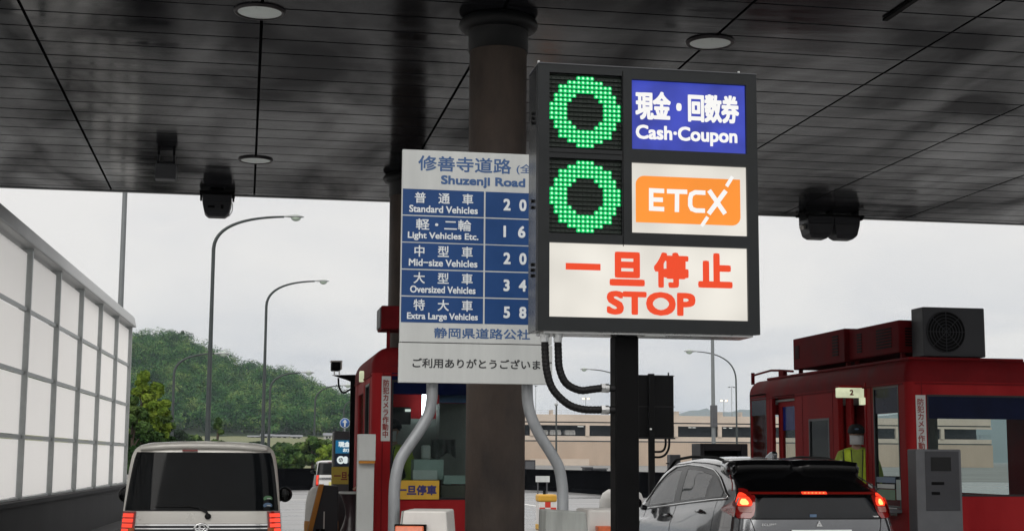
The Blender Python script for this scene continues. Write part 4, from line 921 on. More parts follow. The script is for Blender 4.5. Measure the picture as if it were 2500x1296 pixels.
cells(MB(), 'Y', Yc2, Yc2+.5, q[0], q[2], .2, q[3], [(q[0]+.07, q[2]-.12, .9, q[3]-.12)]).build('cabinet', M_greydark, t, bevel=.01)
MB().box(q[0]+.07, q[2]-.12, Yc2+.2, Yc2+.24, .9, q[3]-.12).build('recess', M_black, t)
q = pr((1636, 1109, 1662, 1190), 26)
t = thing('meter_post', 'slim grey cabinet post behind the roof of the black car', 'post', (q[0]+.09, 26, 0))
MB().box(q[0], q[2], 26, 26.2, .0, q[3]).build('cabinet', M_grey, t, bevel=.01)
m_ = MB(); m_.box(q[0]-.05, q[0]-.001, 26.05, 26.1, q[3]-.17, q[3]-.15); m_.box(q[0]-.05, q[0]-.001, 26.05, 26.1, q[3]-.34, q[3]-.3); m_.build('tab', M_black, t)

# back of a second lane sign, black pole
Yo = 37.4
q = pr((1524, 917, 1645, 1067), Yo)
t = thing('lane_sign', 'black back of a smaller looking lane sign on a pole beyond the lit sign', 'lane sign', ((q[0]+q[2])/2, Yo, 0))
MB().box(q[0], q[2], Yo, Yo+.3, q[1], q[3]).build('casing', M_black, t, bevel=.01)
m_ = MB(); m_.box(q[0]-.01, q[2]+.02, Yo-.02, Yo+.32, q[3]+.001, q[3]+.02); m_.box(q[0]-.01, q[2]+.03, Yo-.02, Yo+.32, q[1]-.04, q[1]-.001); m_.box(q[0], q[2]+.02, Yo-.02, Yo-.001, (q[1]+q[3])/2-.01, (q[1]+q[3])/2+.01); m_.build('trim', M_blackplastic, t)
x0, x1 = at(1581, 1000, Yo)[0], at(1595, 1000, Yo)[0]
MB().box(x0, x1, Yo-.14, Yo-.021, 0, q[3]+.05).build('pole', M_black, t, bevel=.01)
MB().box(x0+.02, x0+.07, Yo-.146, Yo-.141, at(1597, 1049, Yo)[2], at(1597, 1045, Yo)[2]).build('plate', M_lightgrey, t)
for pts in ([(1625, 1070), (1625, 1085), (1621, 1097), (1612, 1102), (1594, 1102)], [(1634, 1070), (1633, 1092), (1625, 1108), (1612, 1115), (1594, 1115)]):
    MB().tube(catmull([at(x, y, Yo-.08) for x, y in pts], 6), .03, 10).build('conduit', M_black, t)
MB().tube([(q[2]-.11, Yo+.1, q[3]+.02), (q[2]-.11, Yo+.1, q[3]+.1)], .02, 8).build('lifting_eye', M_black, t)
# drums, striped block, cabinet, low plate on the far pavement
for (pxc, pyt, Y, rad, lab) in ((1518, 1192, 25.5, .40, 'rounded white barrier drum partly hidden by the lane sign pole'),):
    c = at(pxc, pyt, Y); t = thing('barrier_drum', lab, 'drum', (c[0], Y, 0), 'white barrier drums'); drum(t, c[0], Y, rad, c[2])
Ys_ = 33.5; q = pr((1316, 1206, 1359, 1288), Ys_)
t = thing('striped_block', 'red and white checked barrier block with yellow top and base', 'barrier block', ((q[0]+q[2])/2, Ys_, 0))
hh = q[3]; ww = q[2]-q[0]
MB().box(q[0]-.01, q[2]+.01, Ys_-.02, Ys_+.4, .0, .13).build('base', M_amber, t, bevel=.02); MB().box(q[0]-.01, q[2]+.01, Ys_-.02, Ys_+.4, hh-.17, hh).build('top', M_amber, t, bevel=.04)
MB().box(q[0], q[2], Ys_, Ys_+.38, .13, hh-.17).build('body', M_redwhite_w, t)
m_ = MB(); ch = (hh-.30)/4
for i in range(4):
    for j in range(3):
        if (i+j) % 2 == 0: m_.box(q[0]+.01+j*(ww-.02)/3, q[0]+.01+(j+1)*(ww-.02)/3, Ys_-.004, Ys_-.001, .13+i*ch, .13+(i+1)*ch)
m_.build('red_check', M_redwhite_r, t)
m_ = MB(); m_.box(q[0]+.12, q[0]+.18, Ys_+.1, Ys_+.16, hh, hh+.09); m_.build('lamp_stub', M_black, t)
#PART4
# ------------------------------------------------------------------ noise barrier on the left
YE = 32.0; XE = hit(312, 1000, 1, YE)[0]; BT = math.tan(R(2.1)); BL = 26.0
def bX(Y): return XE+(Y-YE)*BT
zr = [at(311, y, YE)[2] for y in (1180, 1085, 987, 891, 801)]
bm_ = Matrix.Translation((XE, YE, 0)) @ Matrix.Rotation(-R(2.1), 4, 'Z')
nbt = thing('noise_barrier', 'tall frosted panel noise barrier on a dark concrete wall at the left edge', 'noise barrier', (bX(20), 20, 0))
pl, fr_, bs, cp = MB(bm_), MB(bm_), MB(bm_), MB(bm_)
nc = 11; wv = BL/nc
for i in range(nc):
    y0, y1 = -(i+1)*wv, -i*wv
    for a, b in zip(zr, zr[1:]):
        pl.quad((-.04, y0+.05, a+.035), (-.04, y1-.05, a+.035), (-.04, y1-.05, b-.035), (-.04, y0+.05, b-.035))
        fr_.box(-.05, -.002, y0+.05, y1-.05, a-.022, a+.022)
for i in range(nc+1):
    y = -i*wv; fr_.box(-.12, .03, y-.032, y+.032, zr[0]-.0, zr[-1]+.05)
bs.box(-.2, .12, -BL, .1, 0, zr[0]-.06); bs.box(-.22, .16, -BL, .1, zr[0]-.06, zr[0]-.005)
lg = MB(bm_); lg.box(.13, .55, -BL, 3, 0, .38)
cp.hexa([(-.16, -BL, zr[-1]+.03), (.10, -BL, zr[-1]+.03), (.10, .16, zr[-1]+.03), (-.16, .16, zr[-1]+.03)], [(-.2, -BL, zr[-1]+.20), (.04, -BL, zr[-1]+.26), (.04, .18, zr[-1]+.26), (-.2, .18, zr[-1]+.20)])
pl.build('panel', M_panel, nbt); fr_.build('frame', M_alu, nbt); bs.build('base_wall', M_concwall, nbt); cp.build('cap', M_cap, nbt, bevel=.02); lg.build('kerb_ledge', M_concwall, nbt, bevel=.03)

# ------------------------------------------------------------------ masts and street lamps
def base_to_top(mb, p, q, r0, r1): mb.tube([p, q], [r0, r1], 12); return mb
a, b = at(293, 800, 40), at(306, 440, 40)
t = thing('mast', 'plain grey tapered mast rising behind the noise barrier', 'mast', (a[0], 40, 0))
base_to_top(MB(), (a[0], 40, 0), (b[0], 40, b[2]+3), .088, .055).build('shaft', M_polelight, t); MB().lathe((a[0], 40, 0), [(.2, 0), (.2, .03), (.09, .04)], 16).build('base_plate', M_polelight, t)
a = at(1742, 1050, 60)
t = thing('mast', 'straight grey mast to the right of the lit lane sign', 'mast', (a[0], 60, 0))
base_to_top(MB(), (a[0], 60, 0), (a[0], 60, at(1738, 700, 60)[2]), .1, .06).build('shaft', M_polelight, t)
m_ = MB(); m_.box(a[0]-.09, a[0]+.13, 59.85, 60.15, 3.0, 3.9); m_.build('box', M_grey, t)
LG = 'curved arm street lamps along the road'
def street_lamp(px, Y, top, lab, arm=2.6, rise=1.12, sgn=1, r=.1, lit=False, s=1.0):
    a = at(px, 1080, Y); h = at(px, top, Y)[2]; x = a[0]
    t = thing('street_lamp', lab, 'street lamp', (x, Y, 0), LG)
    pts = [(x, Y, 0), (x, Y, h-rise*2.2), (x, Y, h-rise)]+bez((x, Y, h-rise), (x+sgn*.04, Y, h-rise*.32), (x+sgn*arm*.38, Y, h-.06), (x+sgn*(arm-.35), Y, h), 14)[1:]
    rs = [r]+[r*.62]*2+list(np.linspace(r*.6, r*.36, 13))
    MB().tube(pts, rs, 12).build('pole', M_pole, t)
    hx = x+sgn*(arm-.35)
    m_ = MB(); prof = [(0, .045, .03), (.12, .06, .05), (.3, .12, .075), (.5, .13, .07), (.64, .06, .035), (.68, .01, .01)]
    vs, fs = [], []; n = 14
    for d, w, hh in prof:
        for k in range(n):
            an = 2*math.pi*k/n; vs.append((hx+sgn*d*s, Y+w*s*math.cos(an), h+hh*s*math.sin(an)*(1 if math.sin(an) > 0 else .5)+.01))
    for i in range(len(prof)-1):
        for k in range(n): fs.append((i*n+k, i*n+(k+1) % n, (i+1)*n+(k+1) % n, (i+1)*n+k))
    m_.add(vs, fs, True); m_.build('head', M_lamphead, t)
    m_ = MB(); m_.ell((hx+sgn*.40*s, Y, h-.02), .17*s, .11*s, .12*s, 12, 8); m_.build('lens', M_lens, t)
    MB().lathe((x, Y, 0), [(r*1.9, 0), (r*1.9, .04), (r*1.05, .05)], 12).build('base_plate', M_pole, t)
    return t
street_lamp(506, 50, 523, 'tallest curved street lamp, over the beige van roof', 2.66, 1.15)
street_lamp(641, 69, 683, 'second tall curved street lamp to the right of the tallest one', 2.55, 1.2)
street_lamp(419, 115, 861, 'small curved street lamp against the wooded hill above the yellow green tree', 3.3, 1.6, r=.16, s=1.7)
street_lamp(656, 142, 908, 'small curved street lamp behind the foot of the second tall lamp', 3.2, 1.7, r=.17, s=1.9)
street_lamp(767, 166, 940, 'faint curved street lamp between the far van and the hill', 3.2, 1.8, r=.16, s=1.9)
street_lamp(838, 205, 972, 'faintest curved street lamp beside the red booth', 3.0, 1.6, r=.16, s=1.9)
street_lamp(1799, 118, 860, 'curved street lamp left of the right booth with its head pointing left', 3.7, 2.3, -1, r=.11, s=1.7)
street_lamp(1536, 139, 903, 'distant curved street lamp half hidden by the lane sign pole', 4.2, 2.4, -1, r=.12, s=1.5)

# ------------------------------------------------------------------ far barrier wall and odds and ends on the plaza
def wall_line(name, lab, pts, h, w, m, cap=None):
    P = [np.array(p, float) for p in pts]; t = thing(name, lab, 'wall', (P[0][0], P[0][1], 0)); b, c = MB(), MB()
    for p, q in zip(P, P[1:]):
        d = (q-p)/np.linalg.norm(q-p); n_ = np.array([-d[1], d[0]])*w/2
        def R4(z, k=1.0): return [(*(p-n_*k), z), (*(q-n_*k), z), (*(q+n_*k), z), (*(p+n_*k), z)]
        b.hexa(R4(0), R4(h)); b.hexa(R4(0, 2.2), R4(.22, 1.6)); c.hexa(R4(h+.004, 1.25), R4(h+.10, 1.25))
    b.build('body', m, t); c.build('coping', cap or m, t); return t
def g(px, D): r_ = ray(px, 1120); r_ = r_/math.hypot(r_[0], r_[1]); return (r_[0]*D, r_[1]*D)
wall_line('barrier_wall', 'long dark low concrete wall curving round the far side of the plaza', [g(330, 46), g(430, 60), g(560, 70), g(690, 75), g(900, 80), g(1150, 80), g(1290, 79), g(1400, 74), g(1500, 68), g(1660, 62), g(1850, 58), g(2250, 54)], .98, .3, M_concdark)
q = pr((1280, 1122, 1307, 1186), 84); t = thing('utility_cabinet', 'dark grey cabinet beside the rusty column beyond the plaza wall', 'cabinet', (q[0]+.3, 84, 0))
MB().box(q[0], q[2], 84, 84.6, 0, q[3]).build('body', M_greydark, t); MB().box(q[0]+.06, q[2]-.06, 83.98, 83.995, .2, q[3]-.1).build('door', M_grey, t)
q = pr((1308, 1161, 1342, 1176), 62); t = thing('low_sign', 'small blank white sign board standing low on the plaza', 'sign', (q[0]+.3, 62, 0))
MB().box(q[0], q[2], 62, 62.04, q[1], q[3]).build('board', M_signwhite, t)
m_ = MB(); m_.box(q[0]+.08, q[0]+.13, 62.05, 62.09, 0, q[3]); m_.box(q[2]-.13, q[2]-.08, 62.05, 62.09, 0, q[3]); m_.build('leg', M_grey, t)
for i, (x0, y0, x1, y1) in enumerate(((1428, 1142, 1446, 1160), (1448, 1145, 1482, 1160))):
    q = pr((x0, y0, x1, y1), 110); t = thing('machine_box', ('dark grey machine box beyond the plaza wall beside the bent pipe', 'lower dark grey machine box beyond the plaza wall next to the lane sign pole')[i], 'machine', (q[0]+.4, 110, 0))
    MB().box(q[0], q[2], 110, 111, 0, q[3]).build('body', M_greydark, t, bevel=.05); MB().box(q[0]-.05, q[2]+.05, 109.9, 111.1, q[3]+.003, q[3]+.09).build('lid', M_grey, t)
c = at(842, 1032, 70); t = thing('direction_sign', 'round blue direction sign with a white upward arrow', 'road sign', (c[0], 70, 0))
m_ = MB(); m_.lathe((c[0], 70, c[2]), [(.001, 0), (.24, 0), (.24, .02), (.001, .02)], 32, 'Y'); dsc = m_.build('disc', M_signround, t)
m_ = MB(); m_.lathe((c[0], 69.997, c[2]), [(.215, 0), (.235, 0)], 32, 'Y')
m_.prism([(-.035+c[0], c[2]-.17), (.035+c[0], c[2]-.17), (.035+c[0], c[2]+.03), (.11+c[0], c[2]+.01), (c[0], c[2]+.18), (-.11+c[0], c[2]+.01), (-.035+c[0], c[2]+.03)], 'Y', 69.994, 69.998); m_.build('arrow', M_signwhite, dsc)
MB().tube([(c[0], 70.05, 0), (c[0], 70.05, c[2]+.2)], .04, 10).build('pole', M_polelight, t)
c = at(778, 1087, 150); t = thing('road_sign', 'tiny faded roadside sign among the shrubs beyond the far van', 'road sign', (c[0], 150, 0))
MB().tube([(c[0], 150.05, 0), (c[0], 150.05, c[2]+.4)], .05, 8).build('pole', M_polelight, t); MB().lathe((c[0], 150, c[2]), [(.001, 0), (.4, 0), (.4, .03)], 20, 'Y').build('disc', M_signwhite, t)

# ------------------------------------------------------------------ far parking building
DB = 400.0
def bz(py): return at(1450, py, DB)[2]
def bx(px): return at(px, 1060, DB)[0]
pk = thing('parking_building', 'long beige parking building with dark open decks beyond the plaza', 'building', (bx(1560), DB+10, 0))
xl, xr = bx(1120), bx(2420)
zt_, zm0, zm1, zp0, zlow = bz(1012), bz(1029), bz(1038), bz(1064), 0
MB().box(xl, xr, DB, DB+.4, zm0, zt_).build('parapet', M_beigelight, pk)
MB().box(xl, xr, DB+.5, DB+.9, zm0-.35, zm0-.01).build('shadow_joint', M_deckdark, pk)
MB().box(xl, xr, DB-.3, DB+.3, zm1, zm0-.36).build('beam', M_beigelight, pk)
MB().box(xl, xr, DB-.05, DB+.4, bz(1075), zp0).build('deck_edge', M_beigelight, pk)
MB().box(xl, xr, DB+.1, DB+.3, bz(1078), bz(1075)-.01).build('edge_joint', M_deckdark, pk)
rb_ = MB(); x = xl
while x < xr: rb_.box(x, x+.42, DB, DB+.3, 0, bz(1078)-.01); rb_.box(x+.42, x+.55, DB+.06, DB+.3, 0, bz(1078)-.01); x += .55
rb_.build('ribbed_wall', M_beige, pk)
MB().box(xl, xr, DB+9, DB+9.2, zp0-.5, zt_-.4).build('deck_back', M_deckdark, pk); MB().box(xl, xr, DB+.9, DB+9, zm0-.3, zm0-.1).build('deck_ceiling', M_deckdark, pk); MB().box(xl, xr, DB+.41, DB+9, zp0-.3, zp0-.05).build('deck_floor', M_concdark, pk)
pilx = [1300, 1434, 1540, 1650, 1757, 1860, 1970, 2080, 2190, 2300]
for i, px in enumerate(pilx):
    w = 1.05 if i else 1.4
    MB().box(bx(px)-w/2, bx(px)+w/2, DB-.4, DB+.6, zp0+.001, zm1-.001).build('pillar', M_beigelight, pk)
dr = MB(); x = xl
while x < xr-3: dr.box(x, x+.06, DB+.2, DB+.26, zp0, zp0+1.15); x += 1.1
dr.box(xl, xr, DB+.2, DB+.26, zp0+1.1, zp0+1.18); dr.box(xl, xr, DB+.2, DB+.26, zp0+.55, zp0+.6); dr.build('deck_railing', M_greydark, pk)
rl = MB(); x = xl
while x < xr-2: rl.box(x, x+.05, DB+.15, DB+.2, zt_, zt_+1.15); x += 1.9
rl.box(xl, xr, DB+.15, DB+.2, zt_+1.1, zt_+1.16); rl.box(xl, xr, DB+.15, DB+.2, zt_+.55, zt_+.6); rl.build('roof_railing', M_rail, pk)
for a_, b_ in ((1642, 1659), (1749, 1766), (1345, 1351), (1810, 1814)): MB().box(bx(a_), bx(b_), DB+.3, DB+3, zt_-.2, bz(1001)).build('stair_tower', M_beigelight, pk)
tb = MB()
for px in (1418, 1425, 1500, 1655, 1690, 1700, 1775, 1790): tb.box(bx(px)-.45, bx(px)+.45, DB+2, DB+2.15, zm1-.35, zm1-.2)
tb.build('deck_light', M_tube_glint, pk)
w_ = MB(); w_.box(bx(1290), bx(1432), DB-3, DB-.02, bz(1137), bz(1131)); w_.box(bx(1290), bx(1432), DB-3, DB-2.9, bz(1131), bz(1120)); w_.build('ramp', M_beigelight, pk)
c0 = None
for i, px in enumerate((1335, 1353, 1367, 1390, 1402)):
    labs = ['leftmost pale car on the open parking deck', 'second pale car from the left on the parking deck', 'middle pale car on the parking deck', 'pale car second from the right on the parking deck', 'rightmost pale car on the open parking deck']
    lc = (bx(px), DB+4, zp0)
    if c0 is None:
        m_ = MB(); body = [(-.8, .25), (.8, .25), (.82, .9), (.70, 1.5), (.5, 1.62), (-.5, 1.62), (-.70, 1.5), (-.82, .9)]
        m_.prism([(lc[0]+u, lc[2]+v) for u, v in body], 'Y', lc[1]-1.9, lc[1]+1.9); c0 = m_.build('parked_car', M_wall_house, None, lc, bevel=.12); tag(c0, labs[0], 'car', 'cars on the parking deck')
    else:
        o = c0.copy(); COL.objects.link(o); o.location = lc; o['label'] = labs[i]; ORG[o.name] = np.array(lc)
def deck_lamp(px, pyb, pyt, n, lab, m):
    Y = DB+14; c = at(px, pyt, Y); t = thing('deck_lamp', lab, 'lamp post', (c[0], Y, zt_), 'lamp posts on the parking roof')
    MB().tube([(c[0], Y, zt_-2.), (c[0], Y, c[2])], .07, 8).build('pole', M_polelight, t)
    m_ = MB(); m_.box(c[0]-.75, c[0]+.75, Y-.04, Y+.04, c[2], c[2]+.09); m_.build('arm', M_polelight, t)
    for s in ((-1, 1) if n == 2 else (0,)): MB().ell((c[0]+s*.7, Y-.05, c[2]-.06), .32, .3, .17, 12, 8).build('lamp_head', m, t)
deck_lamp(1430, 1003, 972, 2, 'lit double lamp on the parking roof left of the lane sign pole', M_lit)
deck_lamp(1360, 1003, 960, 1, 'single lit lamp on the parking roof by the bent pipe', M_lit)
deck_lamp(1767, 1003, 977, 2, 'lit double lamp on the parking roof right of the grey mast', M_lit)
deck_lamp(1786, 1003, 944, 2, 'tall unlit double lamp post on the parking roof by the right booth', M_pole)
deck_lamp(1308, 1003, 941, 1, 'tall unlit thin lamp post on the parking roof beside the rusty column', M_pole)
a, b = at(1358, 1140, 120), at(1358, 990, 120); t = thing('lamp_mast', 'thin grey pole with a lit top in front of the parking building', 'lamp post', (a[0], 120, 0))
MB().tube([(a[0], 120, 0), b], [.09, .06], 8).build('pole', M_pole, t); MB().ell((b[0], 120, b[2]+.1), .16, .16, .14, 10, 8).build('lamp_head', M_lamphead, t)

# ------------------------------------------------------------------ hills, forest, fields, houses
def polar(px, D, z): r_ = ray(px, 1120); r_ = r_/math.hypot(r_[0], r_[1]); return (r_[0]*D, r_[1]*D, z)
RP = np.array([(-500, 960), (-200, 905), (0, 868), (150, 842), (242, 838), (315, 838), (345, 832), (420, 830), (460, 846), (500, 872), (540, 888), (580, 902), (640, 918), (700, 925), (760, 940), (800, 956), (830, 972), (870, 996), (920, 1022), (1000, 1050), (1100, 1075), (1250, 1092)])
RP[:, 1] += 30
def sm(t): t = min(1, max(0, t)); return t*t*(3-2*t)
def zfield(D): return max(-1.0, (D-190)/370*9.4)
def hillz(px, D):
    zr = 1.6+(1118-np.interp(px, RP[:, 0], RP[:, 1]))/3600*800; z0 = zfield(560)
    wob = mnoise.noise(Vector((px*.008, D*.012, 3.3)))*9+mnoise.noise(Vector((px*.022, D*.03, 7.7)))*4
    if D <= 800: t = max(0.0, (D-560)/240); return z0+max(0, zr-z0)*(t**.85)+wob*math.sin(math.pi*min(1, max(0, t)))*min(1, max(0, (zr-z0)/30))
    return z0+max(0, zr-z0)*(1-sm((D-800)/500))
pxs = np.linspace(-500, 1250, 70)
hm = MB(); hm.grid([[polar(p, D, hillz(p, D)) for p in pxs] for D in list(np.linspace(556, 800, 18))+list(np.linspace(830, 1300, 8))])
kind(hm.build('hill', M_forestfloor), 'structure')
fm_ = MB(); fm_.grid([[polar(p, D, zfield(D)+.25*mnoise.noise(Vector((p*.02, D*.02, 1)))) for p in np.linspace(-500, 1250, 50)] for D in np.linspace(150, 566, 18)])
kind(fm_.build('field', M_field), 'structure')
fh = MB(); rows_ = []
FP = [(1100, 1090), (1300, 1070), (1450, 1040), (1600, 1020), (1690, 1004), (1725, 998), (1760, 1006), (1800, 1003), (1850, 999), (1950, 1010), (2100, 1020), (2300, 1005), (2600, 1030), (2900, 1090)]
pxs2 = np.linspace(1100, 2900, 90)
for k, D in ((0, 2300), (1, 2600), (0, 3100)):
    rows_.append([polar(p, D, -2+k*max(0, (1.6+2+(1120-np.interp(p, *zip(*FP)))/3600*2600+8*mnoise.noise(Vector((p*.03, 1, 1)))))) for p in pxs2])
fh.grid([[(x*1.9, y*1.9, z*1.9) for x, y, z in r_] for r_ in rows_]); kind(fh.build('distant_hill', M_farhill), 'structure')

def leaf_mesh(name, C, Rd, per, size, m, parent=None, origin=(0, 0, 0), up=.25):
    C = np.asarray(C, float); Rd = np.asarray(Rd, float); n = len(C); M_ = n*per
    d = RNG.normal(size=(M_, 3)); d[:, 2] += up; d /= np.linalg.norm(d, axis=1)[:, None]
    c = np.repeat(C, per, 0); r = np.repeat(Rd, per, 0)
    rad = RNG.uniform(.62, 1.06, (M_, 1)); pos = c+d*r*rad
    nr = d/r; nr /= np.linalg.norm(nr, axis=1)[:, None]; nr = nr+RNG.normal(size=(M_, 3))*.34; nr /= np.linalg.norm(nr, axis=1)[:, None]
    a = np.cross(nr, RNG.normal(size=(M_, 3))); a /= np.linalg.norm(a, axis=1)[:, None]; b = np.cross(nr, a)
    s = size*RNG.uniform(.55, 1.25, (M_, 1)); k = RNG.uniform(.45, .8, (M_, 1))
    V = np.stack([pos-a*s, pos+b*s*k, pos+a*s, pos-b*s*k], 1).reshape(-1, 3)
    o_ = ORG[parent.name] if parent is not None else np.array(origin, float)
    V -= o_
    me = bpy.data.meshes.new(name); me.vertices.add(4*M_); me.vertices.foreach_set('co', V.ravel())
    me.loops.add(4*M_); me.loops.foreach_set('vertex_index', np.arange(4*M_, dtype=np.int32))
    me.polygons.add(M_); me.polygons.foreach_set('loop_start', np.arange(0, 4*M_, 4, dtype=np.int32)); me.polygons.foreach_set('loop_total', np.full(M_, 4, np.int32))
    me.update(calc_edges=True); me.validate(); me.materials.append(m)
    o = bpy.data.objects.new(name, me); COL.objects.link(o); ORG[o.name] = o_
    if parent is not None: o.parent = parent
    else: o.location = tuple(o_)
    return o
# the wood on the hill: crowns of many sizes
Cs, Rs = [], []
for _ in range(1900):
    p = RNG.uniform(60, 1000); D = RNG.uniform(560, 806)
    zr_ = np.interp(p, RP[:, 0], RP[:, 1])
    if zr_ > 1085: continue
    r_ = RNG.uniform(2.2, 5.6) if RNG.random() < .8 else RNG.uniform(5, 7); z = hillz(p, D)
    Cs.append(polar(p, D, z+r_*.95)); Rs.append((r_, r_, r_*RNG.uniform(.75, 1.05)))
fo = leaf_mesh('forest', Cs, Rs, 330, .44, M_forest, up=.55); kind(fo, 'stuff')

def tree(name, px, D, top, wid, lab, m, cat='tree', group=None, base=0., clumps=26, per=190, leaf=.13, shape='round', tr=.14):
    x, y, _ = polar(px, D, 0); h = at(px, top, y)[2]-base
    t = thing(name, lab, cat, (x, y, base), group); rr = random.Random(px*13+top)
    lim = MB(); lim.tube([(x, y, base), (x+.05, y, base+h*.35), (x-.04, y, base+h*.62), (x, y, base+h*.9)], [tr, tr*.75, tr*.5, tr*.15], 8)
    C, Rd = [], []
    for i in range(clumps):
        f = rr.random(); a = rr.uniform(0, 2*math.pi)
        if shape == 'cone': z = base+h*(.12+.86*f); rad = wid*(1-f)**.8*.95; cr_ = wid*(.14+.26*(1-f))*rr.uniform(.7, 1.2)
        elif shape == 'column': z = base+h*(.25+.72*f); rad = wid*(.75-.35*f); cr_ = wid*rr.uniform(.26, .46)
        else: z = base+h*(.28+.66*f); rad = wid*math.sqrt(max(.05, 1-(2*f-.85)**2))*.85; cr_ = wid*rr.uniform(.15, .32)
        rad *= math.sqrt(rr.random()); c = (x+rad*math.cos(a), y+rad*math.sin(a), min(z, base+h-cr_*.7))
        C.append(c); Rd.append((cr_, cr_, cr_*.72))
        if i % 3 == 0: lim.tube([(x, y, base+h*(.3+.4*f)), ((x+c[0])/2, (y+c[1])/2, c[2]-.25*cr_), c], [tr*.45, tr*.25, tr*.08], 6)
    lim.build('trunk', M_bark, t); leaf_mesh('crown', C, Rd, per, leaf, m, t); return t
LT = 'trees between the noise barrier and the van'
tree('tree', 346, 58, 888, .62, 'tallest loose yellow green tree beside the noise barrier end', M_leaf_y, group=LT, clumps=44, tr=.09)
tree('tree', 374, 60, 925, .66, 'loose yellow green tree leaning out to the right of the tallest one', M_leaf_y, group=LT, clumps=44, tr=.09)
tree('tree', 322, 55, 958, .6, 'leafy tree close against the noise barrier end', M_leaf_m, group=LT, clumps=40, tr=.09)
tree('tree', 396, 62, 998, .85, 'bushy mid green tree just left of the beige van roof', M_leaf_m, group=LT, clumps=46)
tree('tree', 345, 57, 1030, 1.0, 'low broad green tree under the yellow green ones', M_leaf_m, group=LT, clumps=50)
tree('conifer', 530, 100, 1016, .78, 'small dark conifer showing above the beige van roof', M_leaf_m, clumps=30, shape='cone', leaf=.16)
SG = 'shrubs beyond the plaza wall'
tree('shrub', 712, 120, 1092, 1.7, 'rounded green shrub just right of the beige van', M_leaf_m, 'shrub', SG, clumps=26, leaf=.2)
tree('shrub', 762, 140, 1066, 2.0, 'taller green shrub in front of the faint far street lamp', M_leaf_m, 'shrub', SG, clumps=30, leaf=.22)
tree('shrub', 805, 130, 1084, 1.8, 'green shrub rising behind the grey payment sign', M_leaf_y, 'shrub', SG, clumps=26, leaf=.2)
tree('shrub', 672, 130, 1104, 1.5, 'low green shrub partly behind the beige van roof corner', M_leaf_m, 'shrub', SG, clumps=22, leaf=.2)
tree('shrub', 842, 160, 1075, 2.0, 'green shrub below the round blue sign', M_leaf_m, 'shrub', SG, clumps=24, leaf=.22)
for i, (px, D, tp, wd, lab, m) in enumerate(((560, 210, 1082, 3.0, 'broad low shrub left of the foot of the second tall lamp', M_leaf_m), (628, 230, 1078, 2.6, 'rounded shrub at the field edge behind the second tall lamp', M_leaf_d), (690, 250, 1080, 3.2, 'dark wide shrub in the field under the houses', M_leaf_m), (740, 240, 1084, 2.4, 'low shrub in the field below the middle house', M_leaf_y),
        (790, 260, 1072, 3.4, 'tall field shrub left of the grey payment sign', M_leaf_m), (835, 250, 1068, 3.0, 'field shrub at the left of the round blue sign', M_leaf_m), (470, 220, 1060, 3.2, 'wide field shrub seen over the left half of the van roof', M_leaf_m), (430, 200, 1050, 2.6, 'field shrub seen over the left corner of the van roof', M_leaf_d), (870, 230, 1076, 2.8, 'field shrub just behind the red booth edge', M_leaf_m))):
    tree('shrub', px, D, tp, wd, lab, m, 'shrub', SG, clumps=24, leaf=.3)
zrt = hillz(432, 796)
tree('pine_tree', 434, 796, 806, 3.4, 'dark spreading tree standing alone on the hill crest', M_leaf_d, base=zrt-1.5, clumps=22, per=130, leaf=.5, tr=.3)
tree('pine_tree', 458, 796, 836, 2.6, 'smaller dark tree on the hill crest just right of the spreading one', M_leaf_d, base=hillz(458, 796)-1.5, clumps=16, per=130, leaf=.5, tr=.3)
HL = ['white walled house farthest left at the foot of the wooded hill', 'wide white house behind the foot of the second tall street lamp', 'pale house with grey roof in the middle of the row under the hill', 'low house with brownish roof right of the middle under the hill', 'small pale house farthest right at the foot of the wooded hill']
for i, (px, py0, py1, wpx) in enumerate(((620, 1062, 1071, 30), (652, 1059, 1072, 30), (686, 1060, 1071, 34), (722, 1061, 1069, 26), (800, 1056, 1064, 18))):
    D = 520-i*3; c = polar(px, D, 0); x, y = c[0], c[1]; z0 = zfield(D)-.4; z1 = at(px, py0, y)[2]; w = wpx/2*D/3600; zm = z0+(z1-z0)*.62
    t = thing('house', HL[i], 'house', (x, y, z0), 'houses at the foot of the hill')
    MB().box(x-w, x+w, y, y+5, z0, zm).build('wall', M_wall_house, t)
    MB().prism([(y-.5, zm), (y+5.5, zm), (y+2.5, z1)], 'X', x-w-.4, x+w+.4).build('roof', M_tile, t)
    wn = MB(); wn.box(x-w*.6, x-w*.1, y-.03, y-.003, z0+(zm-z0)*.35, z0+(zm-z0)*.8); wn.build('window', M_carglass, t); MB().box(x+w*.25, x+w*.65, y-.03, y-.003, z0+(zm-z0)*.35, z0+(zm-z0)*.8).build('window', M_carglass, t)
